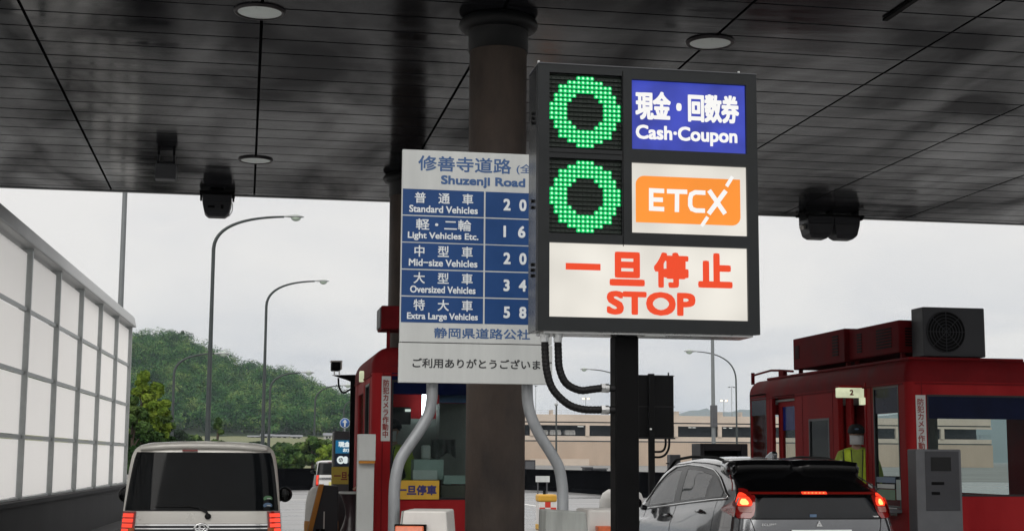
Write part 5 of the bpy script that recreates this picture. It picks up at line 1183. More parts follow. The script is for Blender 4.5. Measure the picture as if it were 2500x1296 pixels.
#PART5
# ------------------------------------------------------------------ cars
class Body:
    """car body: half profile (half width, height) that varies along its length, leaning tail, rounded corners"""
    def __init__(s, prof, length, lean, lw, crn, nose):
        s.prof, s.L, s.lean, s.lw, s.c, s.nose = prof, length, lean, lw, crn, nose
    def sh(s, z): return float(np.interp(z, *zip(*s.lean)))
    def w(s, y): return float(np.interp(y, *zip(*s.lw)))
    def yr(s, x, z):
        h = s.hw(0, z); return s.sh(z)+s.c*min(1, abs(x)/max(h, .01))**6
    def hw(s, yp, z):
        p = s.prof(yp); zz = [q[1] for q in p][1:]; hh = [q[0] for q in p][1:]; return float(np.interp(z, zz, hh))
    def yreal(s, yp, z): return s.c+yp+s.w(yp)*s.sh(z)
    def side(s, y, z):
        ys = np.linspace(0, s.L-s.c, 90); re = [s.yreal(q, z) for q in ys]; return s.hw(float(np.interp(y, re, ys)), z)
    def mesh(s, M, name, m, parent, cut=None):
        b = MB(M); Y = np.concatenate([np.linspace(0, .5, 8)[:-1], np.linspace(.5, s.L-s.c-.35, 92), np.linspace(s.L-s.c-.35, s.L-s.c, 9)[1:]])
        def P(y):
            p = np.array(s.prof(y)); t = np.concatenate([[0], np.cumsum(np.linalg.norm(np.diff(p, axis=0), axis=1)+.02)]); q = np.linspace(0, t[-1], 72)
            return np.stack([np.interp(q, t, p[:, 0]), np.interp(q, t, p[:, 1])], 1)
        PS = [P(y) for y in Y]; nn = len(PS[0])
        for sg in (-1, 1):
            b.grid([[(sg*PS[k][i][0], s.yreal(y, PS[k][i][1]), PS[k][i][1]) for i in range(nn)][::sg] for k, y in enumerate(Y)])
        S = np.linspace(-1, 1, 21)
        b.grid([[(PS[0][i][0]*u, s.sh(PS[0][i][1])+s.c*abs(u)**6, PS[0][i][1]) for u in S] for i in range(nn)])
        k = len(Y)-1; b.grid([[(PS[k][i][0]*u, s.yreal(Y[k], PS[k][i][1])+s.nose*(1-abs(u)**2.5), PS[k][i][1]) for u in -S] for i in range(nn)])
        if cut is not None:
            Mi = M.inverted(); V = [Mi @ Vector(p) for p in b.v]; keep = [i for i, f in enumerate(b.f) if not cut(sum((V[j] for j in f), Vector())/len(f))]
            b.f = [b.f[i] for i in keep]; b.s = [b.s[i] for i in keep]
        return b.build(name, m, parent, fix=True)
    def rear(s, b, rows, off=.005, n=13):
        """patch on the tail: rows of (z, x left, x right)"""
        b.grid([[(x, s.yr(x, z)-off, z) for x in np.linspace(a, c, n)] for z, a, c in rows]); return b
    def flank(s, b, cols, sg, off=.005, n=9):
        """patch on a side: columns of (y, z bottom, z top)"""
        b.grid([[(sg*(s.side(y, z)+off), y, z) for z in np.linspace(a, c, n)] for y, a, c in cols][::-sg]); return b
def rrows(z0, z1, f, n=8): return [(z, -f(z), f(z)) for z in np.linspace(z0, z1, n)]
def wheel(parent, M, x, y, r, w, sg):
    b = MB(M); b.lathe((x, y, r), [(r*.62, -w/2), (r*.9, -w/2), (r, -w*.35), (r, w*.35), (r*.9, w/2), (r*.62, w/2)], 32, 'X'); t_ = b.build('wheel', M_tyre, parent)
    b = MB(M); b.lathe((x, y, r), [(r*.62, -w*.42*1), (r*.55, w*.1), (r*.1, w*.25), (.001, w*.25)] if sg > 0 else [(r*.62, w*.42), (r*.55, -w*.1), (r*.1, -w*.25), (.001, -w*.25)], 20, 'X'); b.build('rim', M_rim, t_)

# ---- beige kei van
VP_ = [(0, .22), (.66, .22), (.715, .3), (.7375, .5), (.737, .75), (.732, .907), (.716, 1.11), (.697, 1.348), (.681, 1.497), (.665, 1.60), (.645, 1.66), (.60, 1.705), (.5, 1.732), (.25, 1.746), (0, 1.75)]
def van_prof(y):
    k = float(np.interp(y, [0, 1.9, 2.6, 2.95, 3.35], [1, 1, .62, .46, .40])); f = float(np.interp(y, [0, 2.9, 3.35], [1, 1, .93])); out = []
    for h, z in VP_:
        if z > .5: z = .5+(z-.5)*(k if z > .5 else 1)
        out.append((h*f, z))
    return out
def kei_van(X, Y, lab, paint, full=True):
    M = Matrix.Translation((X, Y, 0)); t = thing('kei_van', lab, 'van', (X, Y, 0))
    B = Body(van_prof, 3.39, [(.2, .06), (.45, .0), (.9, .02), (1.1, .035), (1.65, .15), (1.75, .19)], [(0, 1), (.4, .6), (1, 0)], .11, .08)
    bd_ = B.mesh(M, 'body', paint, t)
    gl = MB(M); gf = lambda z: B.hw(0, z)-float(np.interp(z, [1.1, 1.3, 1.64], [.026, .034, .045]))
    B.rear(gl, rrows(1.118, 1.645, gf, 14), .006, 31); g_ = gl.build('rear_window', M_carglass, t)
    sb = MB(M)
    for sg in (-1, 1): B.rear(sb, [(z, *sorted((sg*gf(z), sg*(gf(z)+.012)))) for z in np.linspace(1.118, 1.645, 10)], .004, 4)
    B.rear(sb, [(1.108, -gf(1.11)-.01, gf(1.11)+.01), (1.119, -gf(1.11)-.01, gf(1.11)+.01)], .004, 21); sb.build('window_seal', M_blackplastic, t)
    # roof spoiler with its notches and high brake lamp
    sp = MB(M); N_ = 41
    rows_ = []
    for k, (dy, dz) in enumerate([(.0, .0), (-.02, -.012), (-.026, -.035), (-.018, -.058), (.03, -.066)]):
        r_ = []
        for u in np.linspace(-1, 1, N_):
            x = u*.585; zt = 1.738-.035*abs(u)**3.; nt_ = .006*(1 if .52 < abs(u) < .56 else 0)
            r_.append((x, B.sh(1.70)-.02+dy+.05*abs(u)**5+nt_, zt+dz*(1-.25*abs(u)**6)))
        rows_.append(r_)
    rows_.insert(0, [(p[0], p[1]+.30, p[2]+.012) for p in rows_[0]])
    sp.grid(rows_[::-1]); sp.build('roof_spoiler', paint, t, solid=.004)
    b = MB(M); b.box(-.2, -.06, B.sh(1.66)-.024, B.sh(1.66)-.012, 1.655, 1.668); b.build('high_brake_lamp', M_tail_red, t)
    for sg in (-1, 1):
        b = MB(M); zz = np.linspace(.60, 1.105, 12)
        lo = lambda z: B.hw(0, z)-.123-.0*z
        B.rear(b, [(z, *sorted((sg*lo(z), sg*(B.hw(0, z)-.001)))) for z in zz], .010, 9)
        B.flank(b, [(y, .62, 1.09) for y in np.linspace(.13, .30, 5)], sg, .008, 9)
        tl = b.build('tail_lamp', M_tail_red, t)
        b = MB(M)
        for i in range(9):
            z0 = 1.085-i*.046; B.rear(b, [(z, *sorted((sg*(lo(z)+.02), sg*(B.hw(0, z)-.006)))) for z in (z0-.034, z0-.017, z0)], .016, 7)
        b.build('light_bar', M_tail_lit, tl)
        b = MB(M); B.rear(b, [(z, *sorted((sg*(lo(z)-.004), sg*(lo(z)+.055)))) for z in np.linspace(.80, .955, 4)], .019, 5); b.build('indicator', M_amberlens, tl)
    gn = MB(M); iw = lambda z: B.hw(0, z)-.128
    B.rear(gn, rrows(.885, .992, iw, 5), .010, 21); gr_ = gn.build('garnish', M_greydark, t)
    b = MB(M)
    for z0, z1 in ((.976, .990), (.945, .955), (.912, .922), (.886, .893)): B.rear(b, rrows(z0, z1, iw, 3), .015, 21)
    b.build('chrome_slat', M_brightchrome, gr_)
    # oval emblem
    b = MB(M); ey = B.yr(0, .955)-.02; b.lathe((0, 0, 0), [(.030, -.003), (.040, -.010), (.046, -.003)], 40, 'Y')
    b.v = [tuple(M @ Vector((p[0]*1.55-M[0][3]*1.55, p[1]-M[1][3]+ey, p[2]+.955))) for p in b.v]
    b2_ = MB(M); b2_.grid([[(-.026+.0*k, ey-.006, .955-.026), (-.008, ey-.006, .955-.026)][:2], [(-.026, ey-.006, .955+.026), (-.008, ey-.006, .955+.026)]])
    b2_.tube([(-.03, ey-.006, .955+.026), (.015, ey-.006, .955+.024), (.036, ey-.006, .955+.002), (.012, ey-.006, .955-.024), (-.03, ey-.006, .955-.026)], .007, 6)
    b.v += b2_.v; o_ = len(b.v)-len(b2_.v); b.f += [tuple(i+o_ for i in f) for f in b2_.f]; b.s += b2_.s
    b.build('emblem', M_brightchrome, gr_)
    # wiper
    def wp(x, z, o=.02): return (x, B.yr(x, z)-o, z)
    b = MB(M); b.tube([wp(.055, 1.065, .03), wp(.04, 1.10, .032), wp(-.03, 1.135, .028)], [.016, .012, .008], 8); b.tube([wp(-.02, 1.138, .024), wp(-.12, 1.152, .018), wp(-.42, 1.148, .016)], [.008, .007, .005], 6); b.ell(wp(.055, 1.06, .02), .03, .02, .028, 12, 8); b.build('wiper', M_blackplastic, t)
    for (x, z, m) in ((.598, 1.222, M_sticker_g), (.598, 1.158, M_sticker_b)):
        b = MB(M); vs = [(x+.042*math.cos(a), B.yr(x+.042*math.cos(a), z)-.009, z+.026*math.sin(a)) for a in np.linspace(0, 2*math.pi, 24, endpoint=False)]; b.add(vs, [tuple(range(24))]); b.build('sticker', m, g_)
        b = MB(M); b.grid([[(x+u, B.yr(x, z)-.011, z+v) for u in (-.026, .026)] for v in (-.004, .004)]); b.build('sticker_line', M_signwhite, g_)
    # inside shapes seen through dark glass stay dark; door mirrors
    for sg, (px, py) in ((-1, (307, 1206)), (1, (696, 1206))):
        p = at(px, py, Y+2.25) if full else (X+sg*.83, Y+2.25, 1.2); c = (p[0]-X, 2.25, p[2])
        b = MB(M); b.ell(c, .078, .05, .082, 16, 10); b.tube([(c[0]-sg*.04, 2.28, c[2]-.05), (sg*.68, 2.35, c[2]-.07)], .022, 8); mr_ = b.build('door_mirror', M_blackplastic, t)
        b = MB(M); b.ell((c[0]-sg*.004, 2.205, c[2]), .062, .008, .064, 16, 8); b.build('mirror_glass', M_gloss_black, mr_)
    for sg in (-1, 1):
        for y0, y1 in ((.35, 1.15), (1.25, 2.1)):
            b = MB(M); B.flank(b, [(y, 1.10, 1.58) for y in np.linspace(y0, y1, 8)], sg, .005); b.build('side_window', M_carglass, t)
        for y in (.62, 2.75): wheel(t, M, sg*.64, y, .28, .155, sg)
    b = MB(M); B.rear(b, rrows(.24, .50, lambda z: B.hw(0, z)-.01, 5), .02, 21); b.build('bumper', paint, t)
    b = MB(M); b.box(-.165, .165, B.sh(.72)-.014, B.sh(.72)-.006, .63, .795); b.build('number_plate', M_plate, t)
    b = MB(M); B.rear(b, [(.855, -.62, .62), (.858, -.62, .62)], .004, 15); b.build('tailgate_gap', M_black, t)
    b = MB(M); ys = np.linspace(2.02, 2.5, 6); b.grid([[(u*(B.hw(y, .5+(1.5-.5)*.9*float(np.interp(y, [1.9, 2.6], [1, .62])))-.03), B.c+y+.01, .5+1.25*float(np.interp(y, [1.9, 2.6], [1, .62]))+.006-.02*u*u) for u in np.linspace(-1, 1, 9)] for y in ys]); b.build('windscreen', M_carglass, t)
    return t
kei_van(-.36, 14.05, 'pale beige tall van with glowing red tail lamps waiting left of the booth', M_vanpaint)
c = at(812, 1160, 58)
fv = kei_van(c[0], 58, 'small white van far off beside the grey payment sign', mat('white_van_paint', (.62, .62, .62), .3, .1, .03, 3, coat=.4), False); fv.scale = (.86, .86, .86)

# ---- dark grey crossover
def suv_prof(y):
    I = lambda xs, vs: float(np.interp(y, xs, vs))
    W = I([0, .3, 1, 3.2, 3.8, 4.1, 4.27], [.875, .90, .905, .90, .87, .80, .70]); zr_ = I([0, .5, 1.2, 1.8, 2.4, 2.75, 3.1, 3.45, 3.7, 4.05, 4.27], [1.59, 1.61, 1.635, 1.645, 1.61, 1.50, 1.30, 1.10, 1.02, .95, .84])
    zb = min(I([0, .4, 1.2, 2.1, 3.2], [1.20, 1.185, 1.13, 1.06, .985]), zr_-.10); re = I([0, .5, 1.4, 2.4, 3.1, 3.6, 4.27], [.60, .63, .66, .66, .69, .74, .62])
    ze = zr_-.075
    return [(0, .28), (.8*W, .28), (.955*W, .36), (.995*W, .55), (W, .75), (.982*W, .90), (.932*W, zb-.07), (.90*W, zb), (.90*W+(re-.90*W)*.36+.012, zb+(ze-zb)*.4), (.90*W+(re-.90*W)*.72+.014, zb+(ze-zb)*.76), (re, ze), (re*.9, ze+.038), (re*.6, ze+.064), (re*.3, ze+.073), (0, zr_)]
SX, SY = 5.65, 14.05
M = Matrix.Translation((SX, SY, 0)) @ Matrix.Rotation(R(2.4), 4, 'Z')
suv = thing('crossover_car', 'dark grey crossover car with lit brake lamps stopped at the right booth', 'car', (SX, SY, 0))
B = Body(suv_prof, 4.4, [(.3, .10), (.55, .0), (.8, .01), (.95, .03), (1.05, .05), (1.25, .12), (1.32, .20), (1.5, .56), (1.65, .80)], [(0, 1), (.4, .72), (.9, .33), (1.6, 0)], .13, .15)
bel = lambda y: float(np.interp(y, [.4, .8, 1.6, 2.4, 3.4], [1.222, 1.20, 1.145, 1.085, 1.01]))
top = lambda y: float(np.interp(y, [.50, .62, .9, 1.15, 1.5, 1.95, 2.35, 2.65, 2.95, 3.25], [1.245, 1.31, 1.43, 1.495, 1.53, 1.545, 1.52, 1.43, 1.27, 1.075]))
WINS = ((1.10, 1.92), (2.10, 3.06))
def cut(p):
    if abs(p.x) > .45 and any(a+.01 < p.y < c-.01 for a, c in WINS) and bel(p.y)+.03 < p.z < top(p.y)-.035: return True
    return abs(p.x) < .60 and 2.78 < p.y < 3.62 and p.z > 1.07
B.mesh(M, 'body', M_suvpaint, suv, cut)
# tail: lower glass, light bar, upper glass
b = MB(M); B.rear(b, [(z, -x, x) for z, x in ((1.035, .66), (1.05, .672), (1.10, .655), (1.16, .62), (1.22, .575), (1.245, .54))], .008, 25); g1 = b.build('lower_rear_window', M_suvglass, suv)
b = MB(M); B.rear(b, [(z, -x, x) for z, x in ((1.025, .69), (1.05, .70), (1.12, .68), (1.2, .63), (1.262, .585))], .005, 25); b.build('lower_window_surround', M_gloss_black, suv)
b = MB(M); B.rear(b, [(z, -x, x) for z, x in ((1.270, .66), (1.276, .70), (1.287, .70), (1.293, .66))], .020, 25); lb_ = b.build('tail_light_bar', M_tail_dim, suv)
b = MB(M); B.rear(b, [(1.310, -.66, .66), (1.295, -.67, .67)], .018, 25); B.rear(b, [(1.268, -.66, .66), (1.24, -.60, .60)], .018, 25); b.build('light_bar_lip', M_gloss_black, suv)
b = MB(M); B.rear(b, [(z, -.135, .135) for z in (1.271, 1.283, 1.296)], .027, 9); hb = b.build('high_brake_lamp', M_brake, suv)
b = MB(M)
for k in range(6): b.ell((-.10+.04*k, B.yr(0, 1.283)-.029, 1.283), .007, .004, .006, 8, 6)
b.build('brake_led', M_tail_hot, hb)
b = MB(M); B.rear(b, [(z, -x, x) for z, x in ((1.305, .70), (1.36, .70), (1.42, .685), (1.50, .655), (1.56, .62))], .008, 25); b.build('upper_rear_window', M_gloss_black, suv)
for sg in (-1, 1):
    b = MB(M); P_l = ((1.035, .70, .815), (1.07, .665, .835), (1.13, .645, .842), (1.19, .635, .838), (1.25, .625, .82), (1.30, .645, .79), (1.325, .69, .765))
    B.rear(b, [(z, *sorted((sg*a_, sg*min(c_, B.hw(0, z)-.001)))) for z, a_, c_ in P_l], .014, 11)
    B.flank(b, [(y, float(np.interp(y, [.14, .5], [1.04, 1.10])), float(np.interp(y, [.14, .5], [1.25, 1.13]))) for y in np.linspace(.16, .5, 6)], sg, .010, 6)
    tl = b.build('tail_lamp', M_tail_red, suv)
    b = MB(M); B.rear(b, [(z, *sorted((sg*(.735-k), sg*(.735+k)))) for z, k in ((1.155, .052), (1.17, .068), (1.20, .07), (1.235, .055), (1.27, .03), (1.285, .012))], .020, 9); b.build('lit_cell', M_brake, tl)
    b = MB(M); B.rear(b, [(z, *sorted((sg*(.735-k), sg*(.735+k)))) for z, k in ((1.165, .024), (1.18, .038), (1.20, .034), (1.225, .016))], .026, 7); b.build('hot_spot', M_tail_hot, tl)
    b = MB(M); B.rear(b, [(z, *sorted((sg*(.735-k), sg*(.735+k)))) for z, k in ((1.095, .052), (1.12, .06), (1.148, .062))], .020, 9); b.build('clear_cell', M_clear, tl)
    # side glass, pillars, trim
    b = MB(M)
    B.flank(b, [(y, bel(y)+.006, bel(y)+.036) for y in np.linspace(.50, 3.22, 40)], sg, .004, 3)
    B.flank(b, [(y, max(bel(y)+.012, top(y)-.042), max(bel(y)+.014, top(y))) for y in np.linspace(.50, 3.25, 40)], sg, .004, 3)
    for a_, c_ in ((.5, 1.12), (1.91, 2.12), (3.04, 3.22)): B.flank(b, [(y, bel(y)+.006, max(bel(y)+.012, top(y))) for y in np.linspace(a_, c_, 8)], sg, .0045)
    b.build('window_surround', M_gloss_black, suv)
    b = MB(M); B.flank(b, [(y, bel(y)+.022, max(bel(y)+.03, top(y)-.026)) for y in np.linspace(.62, 1.02, 12)], sg, .009); b.build('quarter_window', M_suvglass, suv)
    for y0, y1, nm in ((1.08, 1.93, 'rear_door_window'), (2.09, 3.10, 'front_door_window')):
        b = MB(M); B.flank(b, [(y, bel(y)+.020, max(bel(y)+.03, top(y)-.024)) for y in np.linspace(y0, y1, 18)], sg, .002); b.build(nm, M_clearglass, suv)
    ys = np.linspace(.47, 3.30, 46)
    path = [(sg*(B.side(y, bel(y))+.008), y, bel(y)) for y in ys[::-1]]+[(sg*(B.side(y, max(bel(y), top(y))+.006)+.008), y, max(bel(y), top(y))+.006) for y in np.linspace(.47, 3.2, 46)]
    b = MB(M); b.tube(path, .0095, 8); b.build('window_trim', M_brightchrome, suv)
    b = MB(M); b.tube([(sg*(.62+.02*math.sin(math.pi*u)), .85+2.0*u, float(np.interp(.85+2.0*u-.13, [0, .5, 1.2, 1.8, 2.4, 2.75], [1.59, 1.61, 1.635, 1.645, 1.61, 1.50]))-.040+.035*min(1, 6*u, 6*(1-u))) for u in np.linspace(0, 1, 24)], .016, 10); b.build('roof_rail', M_black, suv)
    for y0, y1 in ((.72, .722), (2.02, 2.024), (3.12, 3.124)):
        b = MB(M); B.flank(b, [(y, .45, bel(y)-.012) for y in (y0-.003, y1+.003)], sg, .002, 14); b.build('door_gap', M_black, suv)
    for y in (1.12, 2.18):
        b = MB(M); z = bel(y)-.115; x = sg*(B.side(y, z)+.028); b.tube([(x-sg*.03, y-.11, z), (x, y-.08, z+.004), (x, y+.08, z+.004), (x-sg*.03, y+.11, z)], .013, 10); h_ = b.build('door_handle', M_suvpaint, suv)
        b = MB(M); b.ell((sg*(B.side(y, z)+.0), y, z-.002), .006, .07, .03, 14, 8); b.build('handle_recess', M_black, h_)
    b = MB(M); b.ell((sg*1.0, 2.98, 1.10), .10, .06, .075, 16, 10); b.tube([(sg*.9, 3.0, 1.06), (sg*.84, 3.02, 1.04)], .03, 8); mr_ = b.build('door_mirror', M_suvpaint, suv)
    b = MB(M); b.ell((sg*1.0, 2.93, 1.10), .085, .015, .06, 16, 8); b.build('mirror_glass', M_gloss_black, mr_)
    for y in (.88, 3.5): wheel(suv, M, sg*.775, y, .34, .22, sg)
# spoiler: black wing with a notch and bright body coloured ends
b = MB(M); N_ = 45; top_, edge_, bot_, inn_ = [], [], [], []
for u in np.linspace(-1, 1, N_):
    x = .67*u; d = .05*abs(u)**4; nk = .10*max(0, min(1, 1.6-abs(u)/.10))
    zc_ = 1.600-.012*abs(u)**6
    top_.append((x*.97, .95+d, zc_+.030-.01*abs(u)**4)); edge_.append((x, .52+d*.5+nk, zc_-.002)); bot_.append((x*1.01, .49+d*.5+nk*.4, zc_-.105)); inn_.append((x*.99, .66+d, zc_-.17))
b.grid([inn_, bot_, edge_, top_]); b.build('spoiler', M_gloss_black, suv, solid=.01)
for sg in (-1, 1):
    b = MB(M); b.grid([[(sg*x, y, z) for x, y, z in r_][::sg] for r_ in ([(.60, 1.02, 1.60), (.665, .98, 1.565), (.69, .90, 1.48)], [(.62, .80, 1.602), (.69, .76, 1.555), (.705, .74, 1.45)], [(.63, .56, 1.583), (.695, .56, 1.53), (.695, .60, 1.44)])]); b.build('spoiler_end', M_suvpaint, suv, solid=.008)
    b = MB(M); b.tube([(sg*.70, B.yr(.70, 1.45)+.05, 1.455), (sg*.755, B.yr(.75, 1.36)+.02, 1.37), (sg*.80, B.yr(.79, 1.30)+.01, 1.305)], .007, 8); b.build('pillar_edge', M_tail_red if sg < 0 else M_brightchrome, suv)  # left edge coloured red to imitate thin highlights along the pillar
b = MB(M); b.prism([(1.12, 1.61), (1.36, 1.62), (1.30, 1.655), (1.2, 1.692), (1.14, 1.70), (1.10, 1.675)], 'X', -.028, .028); b.build('roof_fin', M_suvpaint, suv, bevel=.012)
# tailgate details
def yt(z): return B.sh(z)-.006
gap = MB(M)
for sg in (-1, 1): gap.tube([(sg*.70, B.yr(.7, 1.03)-.002, 1.03), (sg*.665, B.yr(.665, .90)-.002, .90), (sg*.66, B.yr(.66, .78)-.002, .78)], .004, 6)
gap.build('tailgate_gap', M_black, suv)
b = MB(M); B.rear(b, [(z, -.30, .34) for z in (.905, .915, .925)], .016, 15); b.build('chrome_strip', M_brightchrome, suv)
em = MB(M); ey = yt(.975)-.010; k_ = .030
for ang in (90, 210, 330):
    d1 = (math.cos(R(ang)), math.sin(R(ang))); n1_ = (math.cos(R(ang+60)), math.sin(R(ang+60))); n2_ = (math.cos(R(ang-60)), math.sin(R(ang-60)))
    q = [(.0, .975), (n1_[0]*k_*.62, .975+n1_[1]*k_*.62), (d1[0]*k_*1.22, .975+d1[1]*k_*1.22), (n2_[0]*k_*.62, .975+n2_[1]*k_*.62)]
    em.prism([(q[0][0]+d1[0]*.002, q[0][1]+d1[1]*.002)]+q[1:], 'Y', ey, ey+.006)
em.build('emblem', M_brightchrome, suv)
text('ECLIPSE CROSS', (-.60, .962, -.30, .986), tuple(M @ Vector((0, yt(.975)+.012, 0))), tuple(M.to_3x3() @ Vector((1, 0, 0))), (0, 0, 1), M_brightchrome, suv, .0012, 1.15)
b = MB(M); b.box(-.09, -.02, yt(1.06)-.008, yt(1.06)-.002, 1.048, 1.075); b.build('sticker', M_sticker_b, g1)
b = MB(M); b.box(.58, .66, B.yr(.62, 1.055)-.012, B.yr(.62, 1.055)-.006, 1.045, 1.058); b.build('badge', M_brightchrome, g1)
b = MB(M); b.box(-.165, .165, yt(.8)-.012, yt(.8)-.004, .70, .865); b.build('number_plate', M_signwhite, suv)
b = MB(M); B.rear(b, rrows(.32, .56, lambda z: B.hw(0, z)-.02, 5), .03, 21); b.build('bumper', M_blackplastic, suv)
ws = MB(M); rows_ = []
for yp in np.linspace(2.55, 3.50, 12):
    p_ = suv_prof(yp); zt = p_[-1][1]; rows_.append([(u*min(.66, p_[10][0]*.97), B.c+yp, zt-.05*abs(u)**3+.004) for u in np.linspace(-1, 1, 13)])
ws.grid(rows_); ws.build('windscreen', M_clearglass, suv)
for x in (-.38, .38):
    for y in (1.25, 2.25):
        b = MB(M); b.hexa([(x-.22, y, .55), (x+.22, y, .55), (x+.22, y+.14, .55), (x-.22, y+.14, .55)], [(x-.19, y-.16, 1.16), (x+.19, y-.16, 1.16), (x+.19, y-.07, 1.16), (x-.19, y-.07, 1.16)]); b.ell((x, y-.13, 1.245), .125, .05, .085, 14, 8); b.box(x-.22, x+.22, y, y+.5, .45, .58); b.build('seat', M_blackplastic, suv)
b = MB(M); b.hexa([(-.72, 2.95, .7), (.72, 2.95, .7), (.72, 3.5, .7), (-.72, 3.5, .7)], [(-.70, 3.0, 1.0), (.70, 3.0, 1.0), (.70, 3.6, 1.02), (-.70, 3.6, 1.02)]); b.build('dashboard', M_blackplastic, suv)
b = MB(M); b.tube([(.38+.18*math.cos(a), 2.82-.06*math.sin(a), .98+.17*math.sin(a)) for a in np.linspace(0, 2*math.pi, 25)], .016, 8); b.build('steering_wheel', M_blackplastic, suv)
b = MB(M); b.box(-.12, .12, 2.88, 2.91, 1.36, 1.42); b.tube([(0, 2.9, 1.42), (0, 2.86, 1.50)], .012, 6); b.build('rear_view_mirror', M_blackplastic, suv)
b = MB(M); b.box(-.78, .78, .6, 3.4, .34, .36); b.build('cabin_floor', M_blackplastic, suv)

# ------------------------------------------------------------------ people
def skin_mesh(nodes, edges, sub=2):
    me = bpy.data.meshes.new('person'); me.from_pydata([n_[:3] for n_ in nodes], edges, []); o = bpy.data.objects.new('person', me); COL.objects.link(o)
    md = o.modifiers.new('skin', 'SKIN'); md.use_smooth_shade = True; md.branch_smoothing = .6
    for i, n_ in enumerate(nodes):
        v = me.skin_vertices[0].data[i]; v.radius = (n_[3], n_[4] if len(n_) > 4 else n_[3]); v.use_root = (i == 0)
    sd_ = o.modifiers.new('sub', 'SUBSURF'); sd_.levels = sub; sd_.render_levels = sub
    bpy.context.view_layer.update(); dg = bpy.context.evaluated_depsgraph_get(); m2 = bpy.data.meshes.new_from_object(o.evaluated_get(dg))
    vs = [tuple(v.co) for v in m2.vertices]; fs = [tuple(p.vertices) for p in m2.polygons]
    bpy.data.objects.remove(o); bpy.data.meshes.remove(me); bpy.data.meshes.remove(m2); return vs, fs
def person(loc, rz, lab, lean=.06, reach=.25):
    t = thing('person', lab, 'person', loc, 'booth attendants')
    M = Matrix.Translation(loc) @ Matrix.Rotation(rz, 4, 'Z')
    L_ = lean; n = []; e = []
    def nd(*a): n.append(a); return len(n)-1
    def ch(*ids):
        for a, b in zip(ids, ids[1:]): e.append((a, b))
    pel = nd(0, 0, .92, .15, .11); bel_ = nd(0, -.01, 1.06, .15, .105); chs = nd(0, -L_*.6, 1.25, .165, .115); ush = nd(0, -L_, 1.39, .125, .085); nk = nd(0, -L_-.01, 1.47, .055); jaw = nd(0, -L_-.035, 1.545, .068, .078); hd_ = nd(0, -L_-.03, 1.62, .078, .092); cr_ = nd(0, -L_-.02, 1.685, .055, .065)
    ch(pel, bel_, chs, ush, nk, jaw, hd_, cr_)
    nose = nd(0, -L_-.125, 1.60, .012); e.append((hd_, nose))
    arms = {}
    for s in (-1, 1):
        ear = nd(s*.088, -L_-.015, 1.605, .016, .02); e.append((hd_, ear))
        sh_ = nd(s*.175, -L_, 1.375, .058); el = nd(s*.25, -L_-.02, 1.10, .043); wr = nd(s*.22, -L_-reach, 1.02, .027); pm = nd(s*.215, -L_-reach-.06, 1.015, .030, .017)
        ch(ush, sh_, el, wr, pm); arms[s] = (sh_, el, wr)
        for k, (dx, ln_) in enumerate(((-.028, .07), (-.010, .085), (.010, .08), (.027, .065))):
            f1 = nd(s*.215+dx, -L_-reach-.10, 1.012, .009); f2 = nd(s*.215+dx*1.15, -L_-reach-.10-ln_*.5, 1.004, .0085); f3 = nd(s*.215+dx*1.2, -L_-reach-.10-ln_, .985, .0075); ch(pm, f1, f2, f3)
        th1 = nd(s*.215-s*.04, -L_-reach-.055, 1.008, .010); th2 = nd(s*.215-s*.058, -L_-reach-.09, 1.0, .0085); ch(wr, th1, th2)
        hip = nd(s*.095, 0, .86, .085); kn = nd(s*.105, -.01, .48, .058); an = nd(s*.105, .015, .085, .04); toe = nd(s*.115, -.13, .035, .036, .03); ch(pel, hip, kn, an, toe)
    vs, fs = skin_mesh(n, e); b = MB(M); b.add(vs, fs, True); b.build('body', M_skin, t)
    # shirt and trousers: the same pose, a little larger, cut at wrists and ankles
    q = []; e2 = []
    def n2(*a): q.append(a); return len(q)-1
    p0 = n2(0, -.0, .93, .172, .132); p1 = n2(0, -.012, 1.06, .175, .128); p2 = n2(0, -L_*.6, 1.25, .19, .138); p3 = n2(0, -L_, 1.395, .15, .105); p4 = n2(0, -L_-.012, 1.495, .074); e2 += [(p0, p1), (p1, p2), (p2, p3), (p3, p4)]
    for s in (-1, 1):
        a = n2(s*.18, -L_, 1.37, .076); b_ = n2(s*.258, -L_-.02, 1.10, .060); c_ = n2(s*.226, -L_-reach*.8, 1.035, .044); e2 += [(p3, a), (a, b_), (b_, c_)]
    sv, sf = skin_mesh(q, e2); b = MB(M); b.add(sv, sf, True); b.build('shirt', M_shirt, t)
    q = []; e2 = []
    p0 = n2(0, 0, .95, .165, .125); p1 = n2(0, 0, .86, .16, .12); e2.append((p0, p1))
    for s in (-1, 1):
        a = n2(s*.098, 0, .78, .10); b_ = n2(s*.107, -.01, .48, .072); c_ = n2(s*.107, .015, .11, .058); e2 += [(p1, a), (a, b_), (b_, c_)]
    v2, f2_ = skin_mesh(q, e2); b = MB(M); b.add(v2, f2_, True); b.build('trousers', M_trouser, t)
    # safety vest bands follow the shirt
    from mathutils.bvhtree import BVHTree
    bv = BVHTree.FromPolygons([Vector(v) for v in sv], sf)
    def band(x0a, x1a, x0b, x1b, za, zb, off, sgn):
        rows_ = []
        for tt in np.linspace(0, 1, 16):
            z = za+(zb-za)*tt; r_ = []
            for u in np.linspace(0, 1, 5):
                x = (x0a+(x0b-x0a)*tt)*(1-u)+(x1a+(x1b-x1a)*tt)*u
                h_ = bv.ray_cast(Vector((x, sgn*-1.0, z)), Vector((0, sgn*1.0, 0)))[0]; y = h_.y if h_ is not None else -L_
                r_.append((x, y-sgn*off, z))
            rows_.append(r_[::-1] if sgn < 0 else r_)
        return rows_
    vb, tp = MB(M), MB(M)
